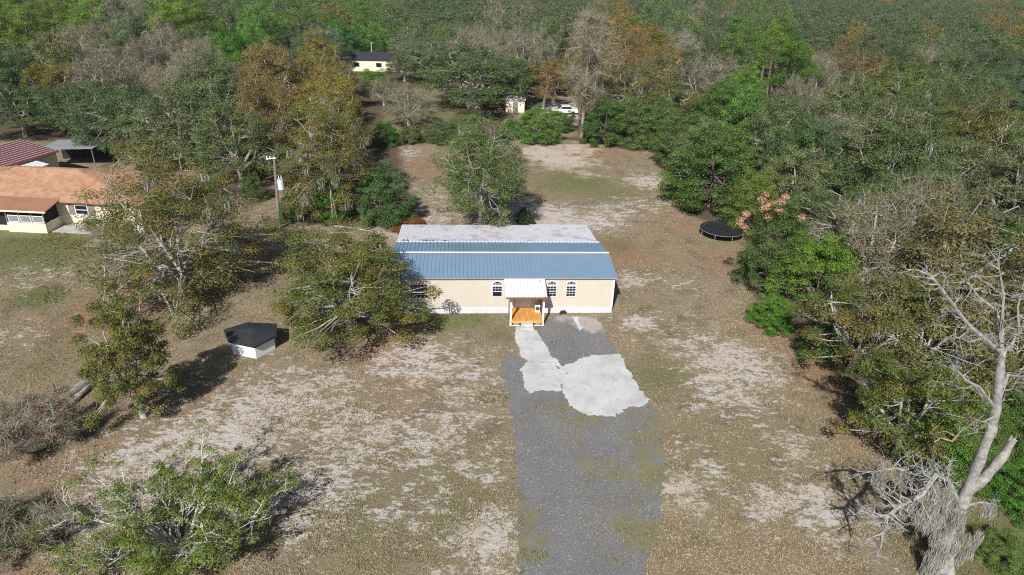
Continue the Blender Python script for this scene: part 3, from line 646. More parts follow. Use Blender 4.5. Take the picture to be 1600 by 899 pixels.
cc_ = gp(112, 232, 2.3)
cp = empty('carport', (cc_[0]-.3, cc_[1]+1.5, 0), R_(8)); tag(cp, 'open carport with flat grey metal roof beside the garage', 'carport')
for k in range(5):
    b = MB(); b.box(-3.2+k*1.2, -2.01+k*1.2, -2.4, 2.4, 2.36+.02*k, 2.40+.02*k); b.build('roof_panel', M['greyroof'], cp)
for x, y in ((-3, -2.2), (2.6, -2.2), (-3, 2.2), (2.6, 2.2)):
    b = MB(); b.tube([(x, y, -.02), (x, y, 2.4)], [.06, .06], 6); b.build('post', M['wood'], cp)
wallbox('back_wall', -3.1, 2.7, 2.25, 2.32, -.02, 2.34, M['dark'], cp)

# ------------------------------------------------------------------ poles, posts, log
def pole(base, H, name, label, tilt=0.0, transformer=False, arm=True, mat=None, group=None):
    p = empty(name, (base[0], base[1], 0)); tag(p, label, 'pole', group)
    b = MB(); b.tube([(0, 0, -.1), (tilt*.5, 0, H*.5), (tilt, 0, H)], [.16, .14, .11], 8); b.build('shaft', mat or M['wood'], p)
    if arm:
        b = MB(); b.beam((tilt-.75, -.1, H-.35), (tilt+.2, -.1, H-.2), .08, .10); b.build('bracket', M['white'], p)
        for x in (-.65, -.35): b = MB(); b.tube([(tilt+x, -.1, H-.32), (tilt+x, -.1, H-.05)], [.06, .05], 6); b.build('insulator', M['white'], p)
    if transformer:
        b = MB(); b.tube([(tilt*.6+.50, -.15, H*.56), (tilt*.6+.50, -.15, H*.56+1.0)], [.30, .30], 14); t = b.build('transformer', simple('transformer_grey', (.62, .68, .72), .4), p)
        b = MB(); b.tube([(tilt*.6+.50, -.15, H*.56+1.0), (tilt*.6+.50, -.15, H*.56+1.08)], [.32, .22], 14); b.build('lid', M['steel'], t)
        for x in (.38, .62): b = MB(); b.tube([(tilt*.6+x, -.15, H*.56+1.05), (tilt*.6+x, -.15, H*.56+1.35)], [.05, .04], 6); b.build('bushing', M['white'], t)
        b = MB(); b.beam((tilt*.6, -.1, H*.56+.6), (tilt*.6+.3, -.12, H*.56+.6), .08, .1); b.build('mount', M['steel'], p)
    return p
q = gp(437, 358); t = gy(428, 243, q[1]); pole(q, t[2], 'utility_pole', 'wooden utility pole carrying a pale grey transformer drum', t[0]-q[0], True)
for (bx, by, tx, ty, lb) in ((358, 76, 354, 36, 'slim concrete pole in the far wood, one of a close pair'), (362, 78, 358, 44, 'slim concrete pole in the far wood, one of a close pair'), (389, 76, 386, 46, 'lone slim concrete pole between the pair and the short one'), (399, 86, 397, 64, 'short slim concrete pole at the end of the far row'), (582, 92, 580, 66, 'thin white pole standing behind the dark roofed shed'), (638, 74, 637, 42, 'thin pale pole among the grey green far oaks')):
    q = np.array([gp(bx, by+14)[0], gp(bx, by+14)[1], 0]); t = gy(tx, ty, q[1])
    pole(q, t[2], 'street_pole', lb, t[0]-q[0], False, False, M['conc'], 'pale poles along the far road')
for (bx, by, tx, ty, r, lb) in ((139, 590, 133, 556, .09, 'dark wooden fence post leaning beside the fallen log'), (92, 634, 82, 600, .08, 'dark stake at the lower end of the fallen log'), (182, 550, 177, 522, .035, 'thin pale stake, the lower of two by the bronze oak'), (193, 543, 188, 513, .035, 'thin pale stake, the taller of two by the bronze oak'), (221, 500, 220, 484, .04, 'short pale stake standing against bronze oak foliage')):
    q = gp(bx, by); t = gy(tx, ty, q[1])
    b = MB(); b.tube([(0, 0, -.1), ((t[0]-q[0])*.5+.02, .01, t[2]*.5), (t[0]-q[0], 0, t[2])], [r, r*.95, r*.9], 7); o = b.build('fence_post', M['wood'] if r < .05 else M['bark_dark']); o.location = (q[0], q[1], 0); tag(o, lb, 'post', 'old fence posts by the log')
a, c = gp(98, 636), gp(181, 568); d = c-a
lg = empty('fallen_log', (a[0], a[1], 0)); tag(lg, 'thick weathered fallen log with split dark underside on the lawn', 'log')
b = MB(); n_ = 9; rg = random.Random(2)
b.tube([(d[0]*k/n_+rg.uniform(-.05, .05), d[1]*k/n_+rg.uniform(-.05, .05), .34-.12*k/n_) for k in range(n_+1)], [.40-.18*k/n_+rg.uniform(-.04, .04) for k in range(n_+1)], 10); b.build('trunk', M['bark'], lg, True)
b = MB(); b.tube([(d[0]*.02+.3, d[1]*.02-.25, .2), (d[0]*.35+.3, d[1]*.35-.22, .22), (d[0]*.62+.2, d[1]*.62-.12, .18)], [.22, .2, .08], 8); b.build('split_half', M['bark_pale'], lg, True)
q0, q1 = gp(522, 354), gp(583, 363); b = MB(); b.tube([(q0[0], q0[1], .08), (*((q0+q1)/2)[:2], .1), (q1[0], q1[1], .08)], [.07, .06, .05], 6); tag(b.build('fallen_pole', M['bark_pale']), 'pale fallen pole lying on the ground behind the bronze oak', 'log')

# ------------------------------------------------------------------ tree generators
def unit(a): return a/np.maximum(np.linalg.norm(a, axis=-1, keepdims=True), 1e-9)
def leaf_quads(rg, C, rad, per, size, flat=.7, up=.5, rn=.7, asp=.55, hang=False):
    n = len(C)*per; c = np.repeat(C, per, 0); r = np.repeat(rad, per)
    d = unit(rg.normal(size=(n, 3))); rr = rg.random(n)**.33
    if not hang: d[:, 2] = np.where(rg.random(n) < .62, np.abs(d[:, 2]), d[:, 2])
    p = c+d*(rr*r)[:, None]*np.array([1, 1, flat])
    nr = unit(d*.9+np.array([0, 0, up])+rg.normal(size=(n, 3))*rn*.62)
    t = unit(np.cross(nr, rg.normal(size=(n, 3)))); b = np.cross(nr, t)
    s = size*(.6+.8*rg.random(n))[:, None]
    if hang: t = unit(np.array([0, 0, -1.])+rg.normal(size=(n, 3))*.13); b = unit(np.cross(t, rg.normal(size=(n, 3)))); 
    Q = np.stack([p-t*s*.5, p+b*s*asp*.5, p+t*s*.5, p-b*s*asp*.5], 1)
    rn_ = np.clip(np.repeat(rg.random(len(C)), per)*.55+rg.random(n)*.5, 0, 1)
    return Q, rn_
def twig_quads(rg, C, rad, per, width, up=.3):
    n = len(C)*per; c = np.repeat(C, per, 0); r = np.repeat(rad, per)
    d = unit(rg.normal(size=(n, 3))+np.array([0, 0, up])); st = c+d*(r*.1*rg.random(n))[:, None]
    L = (r*(.6+.7*rg.random(n)))[:, None]; en = st+d*L+rg.normal(size=(n, 3))*L*.12
    b = unit(np.cross(d, rg.normal(size=(n, 3))))*width
    return np.stack([st-b, st+b, en+b*.4, en-b*.4], 1), rg.random(n)
def gen(seed, R=5., H=10., trunk=.32, base=.18, n_cl=80, cl_r=1.1, per=80, leaf=.26, limbs=6, shell=.5, low=-.12, mats=None, leafmat='leaf', barkmat='bark', twigs=6, moss=0, lobes=.28, tw=.014, flat=.7, up=.5, asp=.55, jit=.0, bare=0.0, tr_r=None, blen=1.0, sub=0):
    """oak-like tree: trunk, spreading limbs, branches to foliage clumps. Returns (trunk mesh, crown mesh, moss mesh or None)"""
    rg = np.random.default_rng(seed); tb = MB()
    zc = H*base; hh = H-zc; tr_r = tr_r or trunk
    # lobed dome
    ph = rg.random(4)*6.28; pts = []
    tries = 0
    while len(pts) < n_cl and tries < 6000:
        tries += 1
        d = unit(rg.normal(size=3)); 
        if d[2] < low: continue
        a = math.atan2(d[1], d[0]); lob = 1+lobes*(.6*math.sin(2*a+ph[0])+.5*math.sin(3*a+ph[1]+d[2]*2)+.35*math.sin(5*a+ph[2]-d[2]*3))
        r = shell+(1-shell)*rg.random()**.6
        p = np.array([d[0]*R*lob*r, d[1]*R*lob*r, zc+max(.12, .32)*hh*.55+d[2]*r*hh*.70*(1+.5*lobes*math.sin(3*a+ph[3]))])
        if p[2] > H*1.0: p[2] = H*(1-.06*rg.random())
        if p[2] < cl_r*.5: p[2] = cl_r*.5
        if pts and np.min(np.linalg.norm(np.array(pts)-p, axis=1)) < cl_r*.78: continue
        pts.append(p)
    C = np.array(pts)
    # trunk and limbs
    lean = rg.normal(size=2)*R*.06
    fork = np.array([lean[0], lean[1], zc*.9+.15])
    tb.tube([(0, 0, -.15), (lean[0]*.3, lean[1]*.3, fork[2]*.4), tuple(fork)], [tr_r*1.35, tr_r*1.02, tr_r*.9], 8)
    nodes = []
    for k in range(limbs):
        a = 6.283*(k+rg.random()*.7)/limbs; el = .25+.75*rg.random()
        if k == 0: el = 1.35
        tgt = np.array([math.cos(a)*R*.78*math.cos(el*.9), math.sin(a)*R*.78*math.cos(el*.9), zc+hh*(.25+.55*math.sin(el))])
        m1 = fork*.55+tgt*.45+rg.normal(size=3)*R*.05+np.array([0, 0, -.04*hh]); m2 = fork*.2+tgt*.8+rg.normal(size=3)*R*.06
        pl = [fork, m1, m2, tgt]; rad = [tr_r*.62, tr_r*.42, tr_r*.26, tr_r*.12]
        tb.tube(pl, rad, 6)
        for i in range(1, 4):
            nodes.append((pl[i], rad[i]));  nodes.append(((pl[i]+pl[i-1])/2, (rad[i]+rad[i-1])/2))
    NP_ = np.array([q[0] for q in nodes]); NR = np.array([q[1] for q in nodes])
    for c in C:
        dd = np.linalg.norm(NP_-c, axis=1)+np.maximum(0, NP_[:, 2]-c[2])*1.5; i = int(np.argmin(dd)); s = NP_[i]
        md = (s+c)/2+rg.normal(size=3)*dd[i]*.12+np.array([0, 0, dd[i]*.05]); r0 = min(NR[i]*.6, .03+.012*dd[i])
        tb.tube([s, md, c], [r0, r0*.7, r0*.35], 4, cap=False)
        if sub:
            for _ in range(sub):
                e = c+unit(rg.normal(size=3)+np.array([0, 0, .4]))*cl_r*(.7+.6*rg.random())*blen; mm_ = (md+e)/2+rg.normal(size=3)*.1
                tb.tube([md, mm_, e], [r0*.5, r0*.35, r0*.12], 3, cap=False)
    trunk_me = tb.mesh('trunk', M[barkmat])
    rad = cl_r*(.75+.5*rg.random(len(C)))
    keep = rg.random(len(C)) >= bare
    Q, rn_ = leaf_quads(rg, C[keep], rad[keep], per, leaf, flat, up, .7, asp)
    mi = np.zeros(len(Q))
    parts = [Q]; rns = [rn_]; mis = [mi]
    if twigs:
        Q2, r2 = twig_quads(rg, C, rad, twigs, tw); parts.append(Q2); rns.append(r2); mis.append(np.ones(len(Q2)))
    crown = quads_mesh('crown', np.concatenate(parts), [M[leafmat], M['twig']], np.concatenate(mis), np.concatenate(rns))
    mo = None
    if moss:
        sel = C[rg.permutation(len(C))[:moss]]; sel = sel+np.array([0, 0, -.5*cl_r])
        Q3, r3 = leaf_quads(rg, sel, np.full(len(sel), cl_r*.5), 60, .5, 1.2, 0, .7, .08, True)
        mo = quads_mesh('moss', Q3, [M['moss']], None, r3)
    return trunk_me, crown, mo
def gen_pine(seed, H=14., R=3., n=26, per=150, leaf=.3, dead=False):
    rg = np.random.default_rng(seed); tb = MB()
    bend = rg.normal(size=2)*.25
    tb.tube([(0, 0, -.15), (bend[0]*.5, bend[1]*.5, H*.35), (bend[0], bend[1], H*.7), (bend[0]*.8, bend[1]*.8, H*.99)], [.26, .21, .13, .02], 7)
    C = []; 
    nb_ = n*3 if dead else n
    Q2s = []; r2s = []
    for k in range(nb_):
        f = (k+.5)/nb_; z = H*((.28 if dead else .42)+(.71 if dead else .56)*f)
        prof = (math.sin(math.pi*min(1, (1-f)*.75+.12))) ; L = R*prof*(.65+.55*rg.random()) if dead else R*(1-.75*f**2)*(.6+.5*rg.random())
        a = rg.random()*6.283; ex = np.array([math.cos(a), math.sin(a), .25 if not dead else .05+.25*f])
        s = np.array([bend[0]*z/H, bend[1]*z/H, z]); e = s+ex*L; md = (s+e)/2+np.array([0, 0, .10*L])
        tb.tube([s, md, e], [.055, .035, .012], 4, cap=False); C += [e, md*.4+e*.6] if not dead else [e, md, md*.5+e*.5, md*.6+s*.4]
    C = np.array(C); tm = tb.mesh('trunk', M['bark_pine' if dead else 'bark_dark'])
    rad = np.full(len(C), R*.34 if not dead else R*.26)
    if dead:
        Q, r = twig_quads(rg, C, rad*1.25, 26, .016, -.1); cr = quads_mesh('crown', Q, [M['twig']], None, r)
    else:
        Q, r = leaf_quads(rg, C, rad, per, leaf, .75, .9, .8, .22); cr = quads_mesh('crown', Q, [M['leaf']], None, r)
    return tm, cr, None

KIND = {}
KIND['oak'] = [gen(10+i, 5.2, 10., .34, .2, 125, .95, 265, .17, 6, .52, -.15, twigs=5, moss=8, lobes=.25, tw=.012) for i in range(6)]
KIND['bronze'] = [gen(30+i, 4.6, 10., .26, .22, 95, .88, 250, .16, 6, .45, -.25, leafmat='leaf_bronze', barkmat='bark_pale', twigs=7, moss=8, lobes=.32, tw=.013) for i in range(3)]
KIND['bare'] = [gen(50+i, 4.8, 9.5, .28, .2, 95, 1.0, 130, .155, 7, .42, -.2, barkmat='bark_pale', twigs=42, moss=16, lobes=.25, tw=.012, sub=2) for i in range(3)]
KIND['laurel'] = [gen(70+i, 4.2, 8.5, .25, .08, 130, .85, 310, .155, 5, .6, -.35, barkmat='bark_dark', twigs=2, lobes=.25, asp=.6) for i in range(3)]
KIND['pine'] = [gen_pine(90+i) for i in range(2)]
SIZE = dict(oak=(5.2, 10.), bronze=(4.6, 10.), bare=(4.8, 9.5), laurel=(4.2, 8.5), pine=(3., 14.))
LEAFK = 1.5
def place(meshes, loc, rz, sx, sz, color, name, label, cat='tree', group=None):
    e = empty(name, (loc[0], loc[1], 0), rz); e.scale = (sx, sx, sz); tag(e, label, cat, group)
    for nm, me in zip(('trunk', 'crown', 'moss'), meshes):
        if me is None: continue
        o = link(nm, me, e); o.color = (*(min(.4, c_*LEAFK*k_) for c_, k_ in zip(color, (1., 1.02, .82))), 1)
        if nm != 'trunk': o['kind'] = 'stuff'
    return e
COLS = dict(oak=[(.075, .10, .040), (.09, .115, .05), (.10, .115, .06), (.065, .095, .035), (.115, .125, .07)], bronze=[(.12, .125, .035), (.14, .125, .04), (.10, .115, .03)],
            bare=[(.13, .115, .075), (.12, .10, .075), (.11, .115, .07)], laurel=[(.06, .13, .022), (.075, .15, .025), (.05, .105, .022)], pine=[(.10, .16, .03), (.085, .13, .03)])
def spot(kind, bx, by, ty, wpx, color, name, label, var=0, rz=None, meshes=None, size=None, group=None, cat='tree'):
    """a tree from the pixel of its foot, the row of its top and its width"""
    p = gp(bx, by); z = gy(bx, ty, p[1])[2]; d = proj((p[0], p[1], z*.5))[2]; r = wpx*d/F/2
    s = size or SIZE[kind]; ms = meshes or KIND[kind][var % len(KIND[kind])]
    return place(ms, p, rz if rz is not None else (bx*.37) % 6.28, r/s[0], z/s[1], color, name, label, cat, group)
# ------------------------------------------------------------------ trees set one by one
near = lambda seed, R, H, **k: gen(seed, R, H, **{**dict(trunk=.22, base=.2, n_cl=95, cl_r=.75, per=330, leaf=.125, limbs=7, shell=.38, low=-.35, leafmat='leaf_bronze', barkmat='bark_pale', twigs=6, moss=0, lobes=.35, tw=.013, sub=1), **k})
BZ = (.095, .115, .028)
spot('bronze', 225, 652, 440, 112, BZ, 'turkey_oak', 'slender bronze green oak with pale foot beside the two thin stakes', meshes=near(101, 2.6, 9., n_cl=105, cl_r=.58, base=.2, low=-.42), size=(2.6, 9.), rz=0)
spot('bronze', 288, 458, 208, 285, (.095, .112, .032), 'turkey_oak', 'broad bronze green oak leaning over the tan shingle roof', meshes=near(102, 5.6, 12.5, n_cl=210, cl_r=.85, moss=14, per=280, base=.12, low=-.5), size=(5.6, 12.5), rz=1.0)
spot('bronze', 549, 520, 336, 250, (.09, .112, .028), 'turkey_oak', 'bronze green oak shading the left end of the mobile home', meshes=near(103, 4.6, 9.2, n_cl=150, cl_r=.74, low=-.45, base=.16), size=(4.6, 9.2), rz=2.2)
spot('bronze', 522, 336, 136, 165, (.10, .108, .034), 'turkey_oak', 'tall bronze oak hung with moss behind the transformer pole', meshes=near(104, 5., 13., n_cl=180, cl_r=.9, moss=30, per=280, leaf=.14, low=-.5), size=(5., 13.), rz=.4)
spot('laurel', 602, 348, 250, 88, (.05, .105, .035), 'evergreen_bush', 'dense dark green bush left of the rust coloured shrub', var=0, cat='bush')
spot('laurel', 518, 348, 262, 52, (.05, .15, .02), 'leafy_vine', 'bright green vine mass climbing the tall mossy oak', var=1, cat='bush')
spot('bronze', 750, 361, 160, 150, (.078, .112, .036), 'willow_oak', 'airy green tree with twin pale trunks right behind the home', meshes=gen(105, 4., 12.4, trunk=.16, base=.24, n_cl=185, cl_r=.8, per=230, leaf=.13, limbs=8, shell=.35, low=-.3, twigs=6, moss=3, lobes=.22, barkmat='bark_pale', sub=1), size=(4., 12.4), rz=.2)
spot('laurel', 818, 353, 322, 28, (.03, .055, .018), 'cedar_bush', 'small dark conical evergreen behind the white addition roof', var=2, cat='bush')
spot('laurel', 640, 357, 340, 56, (.19, .085, .035), 'rust_shrub', 'low rust orange shrub behind the left end of the home', var=1, cat='bush')
# right edge of the clearing
RG = 'trees along the right edge of the clearing'
spot('laurel', 1108, 322, 188, 150, (.06, .105, .026), 'laurel_tree', 'big glossy bright green tree behind the trampoline', var=0)
spot('laurel', 1068, 262, 170, 90, (.07, .11, .04), 'laurel_tree', 'grey green tree at the far right corner of the clearing', var=1)
spot('laurel', 1172, 365, 255, 80, (.10, .13, .03), 'laurel_tree', 'yellowish green tree just right of the trampoline', var=2)
spot('laurel', 1205, 452, 305, 105, (.06, .095, .03), 'flowering_tree', 'green tree topped with coral pink flower clusters above the trampoline', var=1)
spot('laurel', 1268, 478, 352, 120, (.085, .15, .022), 'chinaberry_tree', 'vivid green rounded tree below the coral flowers', var=2)
spot('laurel', 1203, 512, 458, 66, (.07, .16, .02), 'leafy_bush', 'small bright green bush at the lawn edge under the vivid green tree', var=0, cat='bush')
spot('laurel', 1275, 560, 500, 70, (.05, .10, .025), 'leafy_bush', 'dark green undergrowth bush beside the reddish leaf litter', var=1, cat='bush')
spot('bare', 1345, 470, 292, 190, (.135, .125, .07), 'live_oak', 'grey mossy half bare oak right of the coral flowering tree', var=0)
spot('bronze', 1470, 500, 300, 260, (.125, .118, .06), 'live_oak', 'wide olive brown oak with pale twigs behind the tips of the dead oak', var=1)
spot('bronze', 1325, 585, 420, 190, (.10, .11, .042), 'live_oak', 'brownish oak overhanging the reddish leaf litter', var=1)
spot('bronze', 1430, 600, 420, 220, (.10, .115, .04), 'live_oak', 'bronze tinged oak behind the upper limbs of the dead oak', var=2)
spot('bronze', 1400, 715, 555, 200, (.085, .12, .025), 'live_oak', 'green oak spreading low over the lawn beside the dead mossy trunk', var=0)
spot('laurel', 1470, 735, 640, 130, (.07, .13, .025), 'leafy_bush', 'leafy green bush immediately behind the dead mossy trunk', var=2, cat='bush')
spot('bronze', 1560, 620, 430, 230, (.11, .115, .04), 'live_oak', 'mixed green and brown oak behind the fork of the dead oak', var=1)
spot('laurel', 1592, 800, 728, 90, (.06, .15, .02), 'leafy_bush', 'bright green bush on the right of the dead mossy trunk', var=1, cat='bush')
spot('laurel', 1570, 880, 838, 90, (.09, .13, .035), 'leafy_bush', 'low weedy green bush near the foot of the dead trunk', var=0, cat='bush')
spot('laurel', 1605, 470, 330, 150, (.065, .12, .03), 'laurel_tree', 'rounded green tree above the wide olive brown oak', var=0)
spot('laurel', 1600, 712, 610, 130, (.065, .12, .028), 'leafy_bush', 'rounded green bush under the right hand limbs of the dead oak', var=0, cat='bush')
spot('laurel', 1530, 715, 640, 90, (.075, .115, .03), 'leafy_bush', 'green bush between the dead oak trunk and its broken limb', var=1, cat='bush')
spot('laurel', 1500, 660, 570, 110, (.07, .105, .03), 'leafy_bush', 'mid green undergrowth seen through the fork of the dead oak', var=2, cat='bush')
# coral flower clusters
fp = gp(1205, 452); rg0 = np.random.default_rng(8)
FL = [(1190, 312), (1200, 322), (1212, 318), (1222, 316), (1228, 308), (1166, 335), (1154, 350), (1163, 356), (1192, 326), (1200, 340), (1252, 342), (1218, 330), (1158, 345), (1196, 306)]
ft = [o for o in bpy.data.objects if o.name == 'flowering_tree'][0]; bpy.context.view_layer.update(); inv = ft.matrix_world.inverted()
for fx, fy in FL:
    ctr = gy(fx, fy, fp[1]-2.6+1.0*rg0.random())
    Q, r = leaf_quads(rg0, np.array([ctr]), np.array([.36]), 110, .12, .9, .6, .8, .6)
    Q = np.array([[list(inv @ Vector(v)) for v in qd] for qd in Q]); fo = link('flower_cluster', quads_mesh('flower_cluster', Q, [M['flower']], None, r), ft); fo['kind'] = 'stuff'
# back edge and the ground beyond
spot('pine', 908, 217, 24, 90, (.1, .1, .1), 'dead_pine', 'tall bare grey brown dead pine at the back of the clearing', meshes=gen_pine(120, 17.5, 4.2, 24, dead=True), size=(4.2, 17.5))
spot('oak', 748, 168, 62, 195, (.07, .10, .04), 'live_oak', 'great spreading live oak with dark forked trunk beyond the back shrubs', var=0)
spot('bare', 640, 200, 128, 90, (.13, .12, .08), 'live_oak', 'sparse grey tree with pale trunk in front of the far field', var=1)
spot('bronze', 848, 170, 82, 70, (.17, .11, .03), 'turkey_oak', 'orange brown tree left of the tall dead pine', var=0)
for i, (bx, by, ty, wd, c, lb) in enumerate(((600, 226, 188, 50, (.05, .12, .02), 'bright green shrub at the back left corner of the clearing'), (640, 222, 195, 46, (.09, .12, .04), 'pale green shrub beside the back left corner shrub'), (690, 222, 186, 60, (.085, .11, .05), 'grey green shrub in front of the great spreading oak'), (840, 222, 160, 66, (.08, .15, .03), 'light green shrub left of the dead pine foot'), (945, 224, 150, 80, (.05, .10, .025), 'dark green shrub right of the dead pine foot'), (985, 226, 140, 80, (.08, .11, .04), 'olive shrub mass at the back right of the clearing'), (1025, 232, 150, 80, (.07, .12, .03), 'leafy shrub mass by the far right corner of the clearing'), (800, 216, 185, 40, (.05, .13, .02), 'small vivid shrub behind the airy green tree'), (725, 212, 175, 50, (.09, .12, .05), 'soft green shrub under the great spreading oak'))):
    spot('laurel', bx, by, ty, wd, c, 'hedge_shrub', lb, var=i, cat='shrub', group='shrubs along the back of the clearing')

for i, (k_, bx, by, ty, wd, c, lb) in enumerate((('oak', 632, 128, 84, 60, (.08, .105, .045), 'grey green oak at the right end of the long beige shed'), ('bare', 545, 150, 104, 60, (.12, .12, .08), 'small mossy oak below the long beige shed'), ('oak', 868, 150, 96, 60, (.09, .11, .055), 'grey green oak screening the sandy patch behind the dead pine'), ('bare', 600, 165, 118, 56, (.11, .11, .07), 'thin grey oak on the near side of the long beige shed'), ('oak', 205, 238, 128, 150, (.06, .095, .04), 'dark rounded oak right behind the carport'), ('oak', 300, 262, 112, 175, (.09, .112, .055), 'big pale grey green oak between carport and transformer pole'), ('oak', 378, 292, 150, 130, (.085, .11, .045), 'olive oak left of the transformer pole'), ('bronze', 420, 262, 110, 110, (.13, .105, .04), 'orange tinged oak above the transformer pole'), ('bronze', 238, 270, 205, 80, (.14, .125, .035), 'small bronze oak standing behind the tan roof'), ('laurel', 398, 312, 268, 40, (.06, .09, .03), 'small dark bush at the left foot of the transformer pole'), ('laurel', 455, 345, 300, 40, (.05, .11, .03), 'small green bush at the right foot of the transformer pole'), ('oak', 130, 216, 118, 110, (.055, .09, .035), 'dark green oak behind the garage'), ('oak', 40, 214, 120, 120, (.06, .095, .035), 'dense oak shading the back of the maroon garage'))):
    spot(k_, bx, by, ty, wd, c, 'leafy_bush' if k_ == 'laurel' else 'live_oak', lb, var=i, cat='bush' if k_ == 'laurel' else 'tree')
spot('laurel', 872, 205, 168, 50, (.07, .13, .03), 'hedge_shrub', 'fresh green shrub partly hiding the white car', var=2, cat='shrub', group='shrubs along the back of the clearing')

# ------------------------------------------------------------------ dead oak hung with moss (front right)
def ptY(x, y, Y): return gy(x, y, Y)
db = gp(1473, 886)
dead = empty('dead_oak', (db[0], db[1], 0)); tag(dead, 'dead grey oak draped in moss with bare crooked white limbs', 'tree')
rel = lambda x, y, Y: tuple(gy(x, y, Y)-np.array([db[0], db[1], 0]))
Y0 = db[1]
def rough(pts, rad, sides=16, sub=5, seed=1, amp=.10, jag_end=.25):
    rg = np.random.default_rng(seed); P_ = np.array(pts, float); b = MB(); N = (len(P_)-1)*sub+1; out = []
    gro = rg.random(sides)
    for i in range(N):
        k = min(i//sub, len(P_)-2); f = i/sub-k; p = P_[k]*(1-f)+P_[k+1]*f; r = rad[k]*(1-f)+rad[k+1]*f
        d = unit(P_[k+1]-P_[k]); x = unit(np.cross(d, [.3, .8, .1])); y = np.cross(d, x); knob = 1+.10*math.sin(i*1.1+seed)
        for j in range(sides):
            a = 6.283*j/sides+.05*i; rr = r*knob*(1+amp*(gro[j]-.5)*2+amp*.6*rg.normal())
            q = p+x*math.cos(a)*rr+y*math.sin(a)*rr
            if i == N-1: q = q+d*jag_end*r*rg.normal()
            out.append(q)
    fs = [(i*sides+j, i*sides+(j+1) % sides, (i+1)*sides+(j+1) % sides, (i+1)*sides+j) for i in range(N-1) for j in range(sides)]
    e = len(out); out.append(P_[-1]-unit(P_[-1]-P_[-2])*rad[-1]*.4); fs += [((N-1)*sides+j, (N-1)*sides+(j+1) % sides, e) for j in range(sides)]
    b.add(out, fs); return b
b = rough([(0, 0, -.2), rel(1478, 850, Y0), rel(1496, 805, Y0), rel(1520, 745, Y0+.1), rel(1540, 695, Y0), rel(1552, 664, Y0)], [.52, .38, .27, .22, .20, .17]); b.build('trunk', M['bark_dead'], dead, True)
b = rough([rel(1512, 770, Y0), rel(1540, 745, Y0-.1), rel(1568, 712, Y0-.2), rel(1584, 686, Y0-.2)], [.19, .20, .18, .11], seed=4, jag_end=1.4); b.build('broken_limb', M['bark_dead'], dead, True)
rgd = random.Random(77)
def bough(pts, r0, parent, nm='branch', twn=10, tl=.75):
    b = MB(); n = len(pts); b.tube(pts, [r0*(1-.8*i/(n-1)) for i in range(n)], 6)
    def tw(p, d, L, r, dep):
        m1 = p+d*L*.5+Vector((rgd.gauss(0, .1), rgd.gauss(0, .1), rgd.gauss(0, .08)))*L; e = m1+(d+Vector((rgd.gauss(0, .35), rgd.gauss(0, .35), rgd.gauss(0, .25)))).normalized()*L*.5
        b.tube([p, m1, e], [r, r*.7, r*.3], 4, cap=False)
        if dep:
            for _ in range(3): tw(m1.lerp(e, rgd.random()), (d+Vector((rgd.gauss(0, .8), rgd.gauss(0, .8), rgd.gauss(0, .5)))).normalized(), L*.6, r*.5, dep-1)
    for i in range(1, n):
        p0, p1 = Vector(pts[i-1]), Vector(pts[i]); dd = (p1-p0).normalized()
        for _ in range(twn if i > 1 else twn//2):
            tw(p0.lerp(p1, rgd.random()), (dd*.5+Vector((rgd.gauss(0, .7), rgd.gauss(0, .7), rgd.gauss(0, .5)))).normalized(), tl*rgd.uniform(.5, 1.2), r0*.28, 2)
    return b.build(nm, M['bark_dead'], parent)
bough([rel(1500, 795, Y0), rel(1482, 752, Y0-.5), rel(1462, 742, Y0-.8), rel(1440, 775, Y0-1.1), rel(1405, 792, Y0-1.3), rel(1384, 808, Y0-1.5), rel(1378, 842, Y0-1.5)], .15, dead)
bough([rel(1490, 765, Y0), rel(1468, 750, Y0+.3), rel(1440, 742, Y0+.5), rel(1400, 732, Y0+.3), rel(1362, 738, Y0+.2)], .11, dead)
bough([rel(1505, 792, Y0), rel(1530, 785, Y0-.3), rel(1552, 788, Y0-.4)], .08, dead, tl=.4)
bough([rel(1484, 812, Y0), rel(1462, 806, Y0-.4), rel(1440, 812, Y0-.6)], .06, dead, tl=.4)
Q_, r_ = [], []
rgm = np.random.default_rng(5)
mc = [(1465+rgm.normal()*16, 770+rgm.random()*125, Y0-.25-.5*rgm.random()) for _ in range(42)]+[(1490+rgm.normal()*12, 800+rgm.random()*80, Y0-.3) for _ in range(14)]+[(1425, 790, Y0-1.1), (1405, 800, Y0-1.2), (1375, 760, Y0+.2), (1410, 745, Y0+.3), (1440, 755, Y0+.5), (1370, 752, Y0+.2), (1548, 800, Y0-.4), (1540, 798, Y0-.4), (1520, 850, Y0-.3), (1510, 845, Y0-.3), (1528, 840, Y0-.2), (1455, 760, Y0-.6)]
Cm = np.array([np.array(rel(*q)) for q in mc]); Cm[:, 2] = np.maximum(Cm[:, 2], .45)
Q, r = leaf_quads(rgm, Cm, np.full(len(Cm), .22), 190, .36, 1.7, 0, .6, .045, True); mo = link('moss', quads_mesh('moss', Q, [M['moss']], None, r), dead); mo['kind'] = 'stuff'
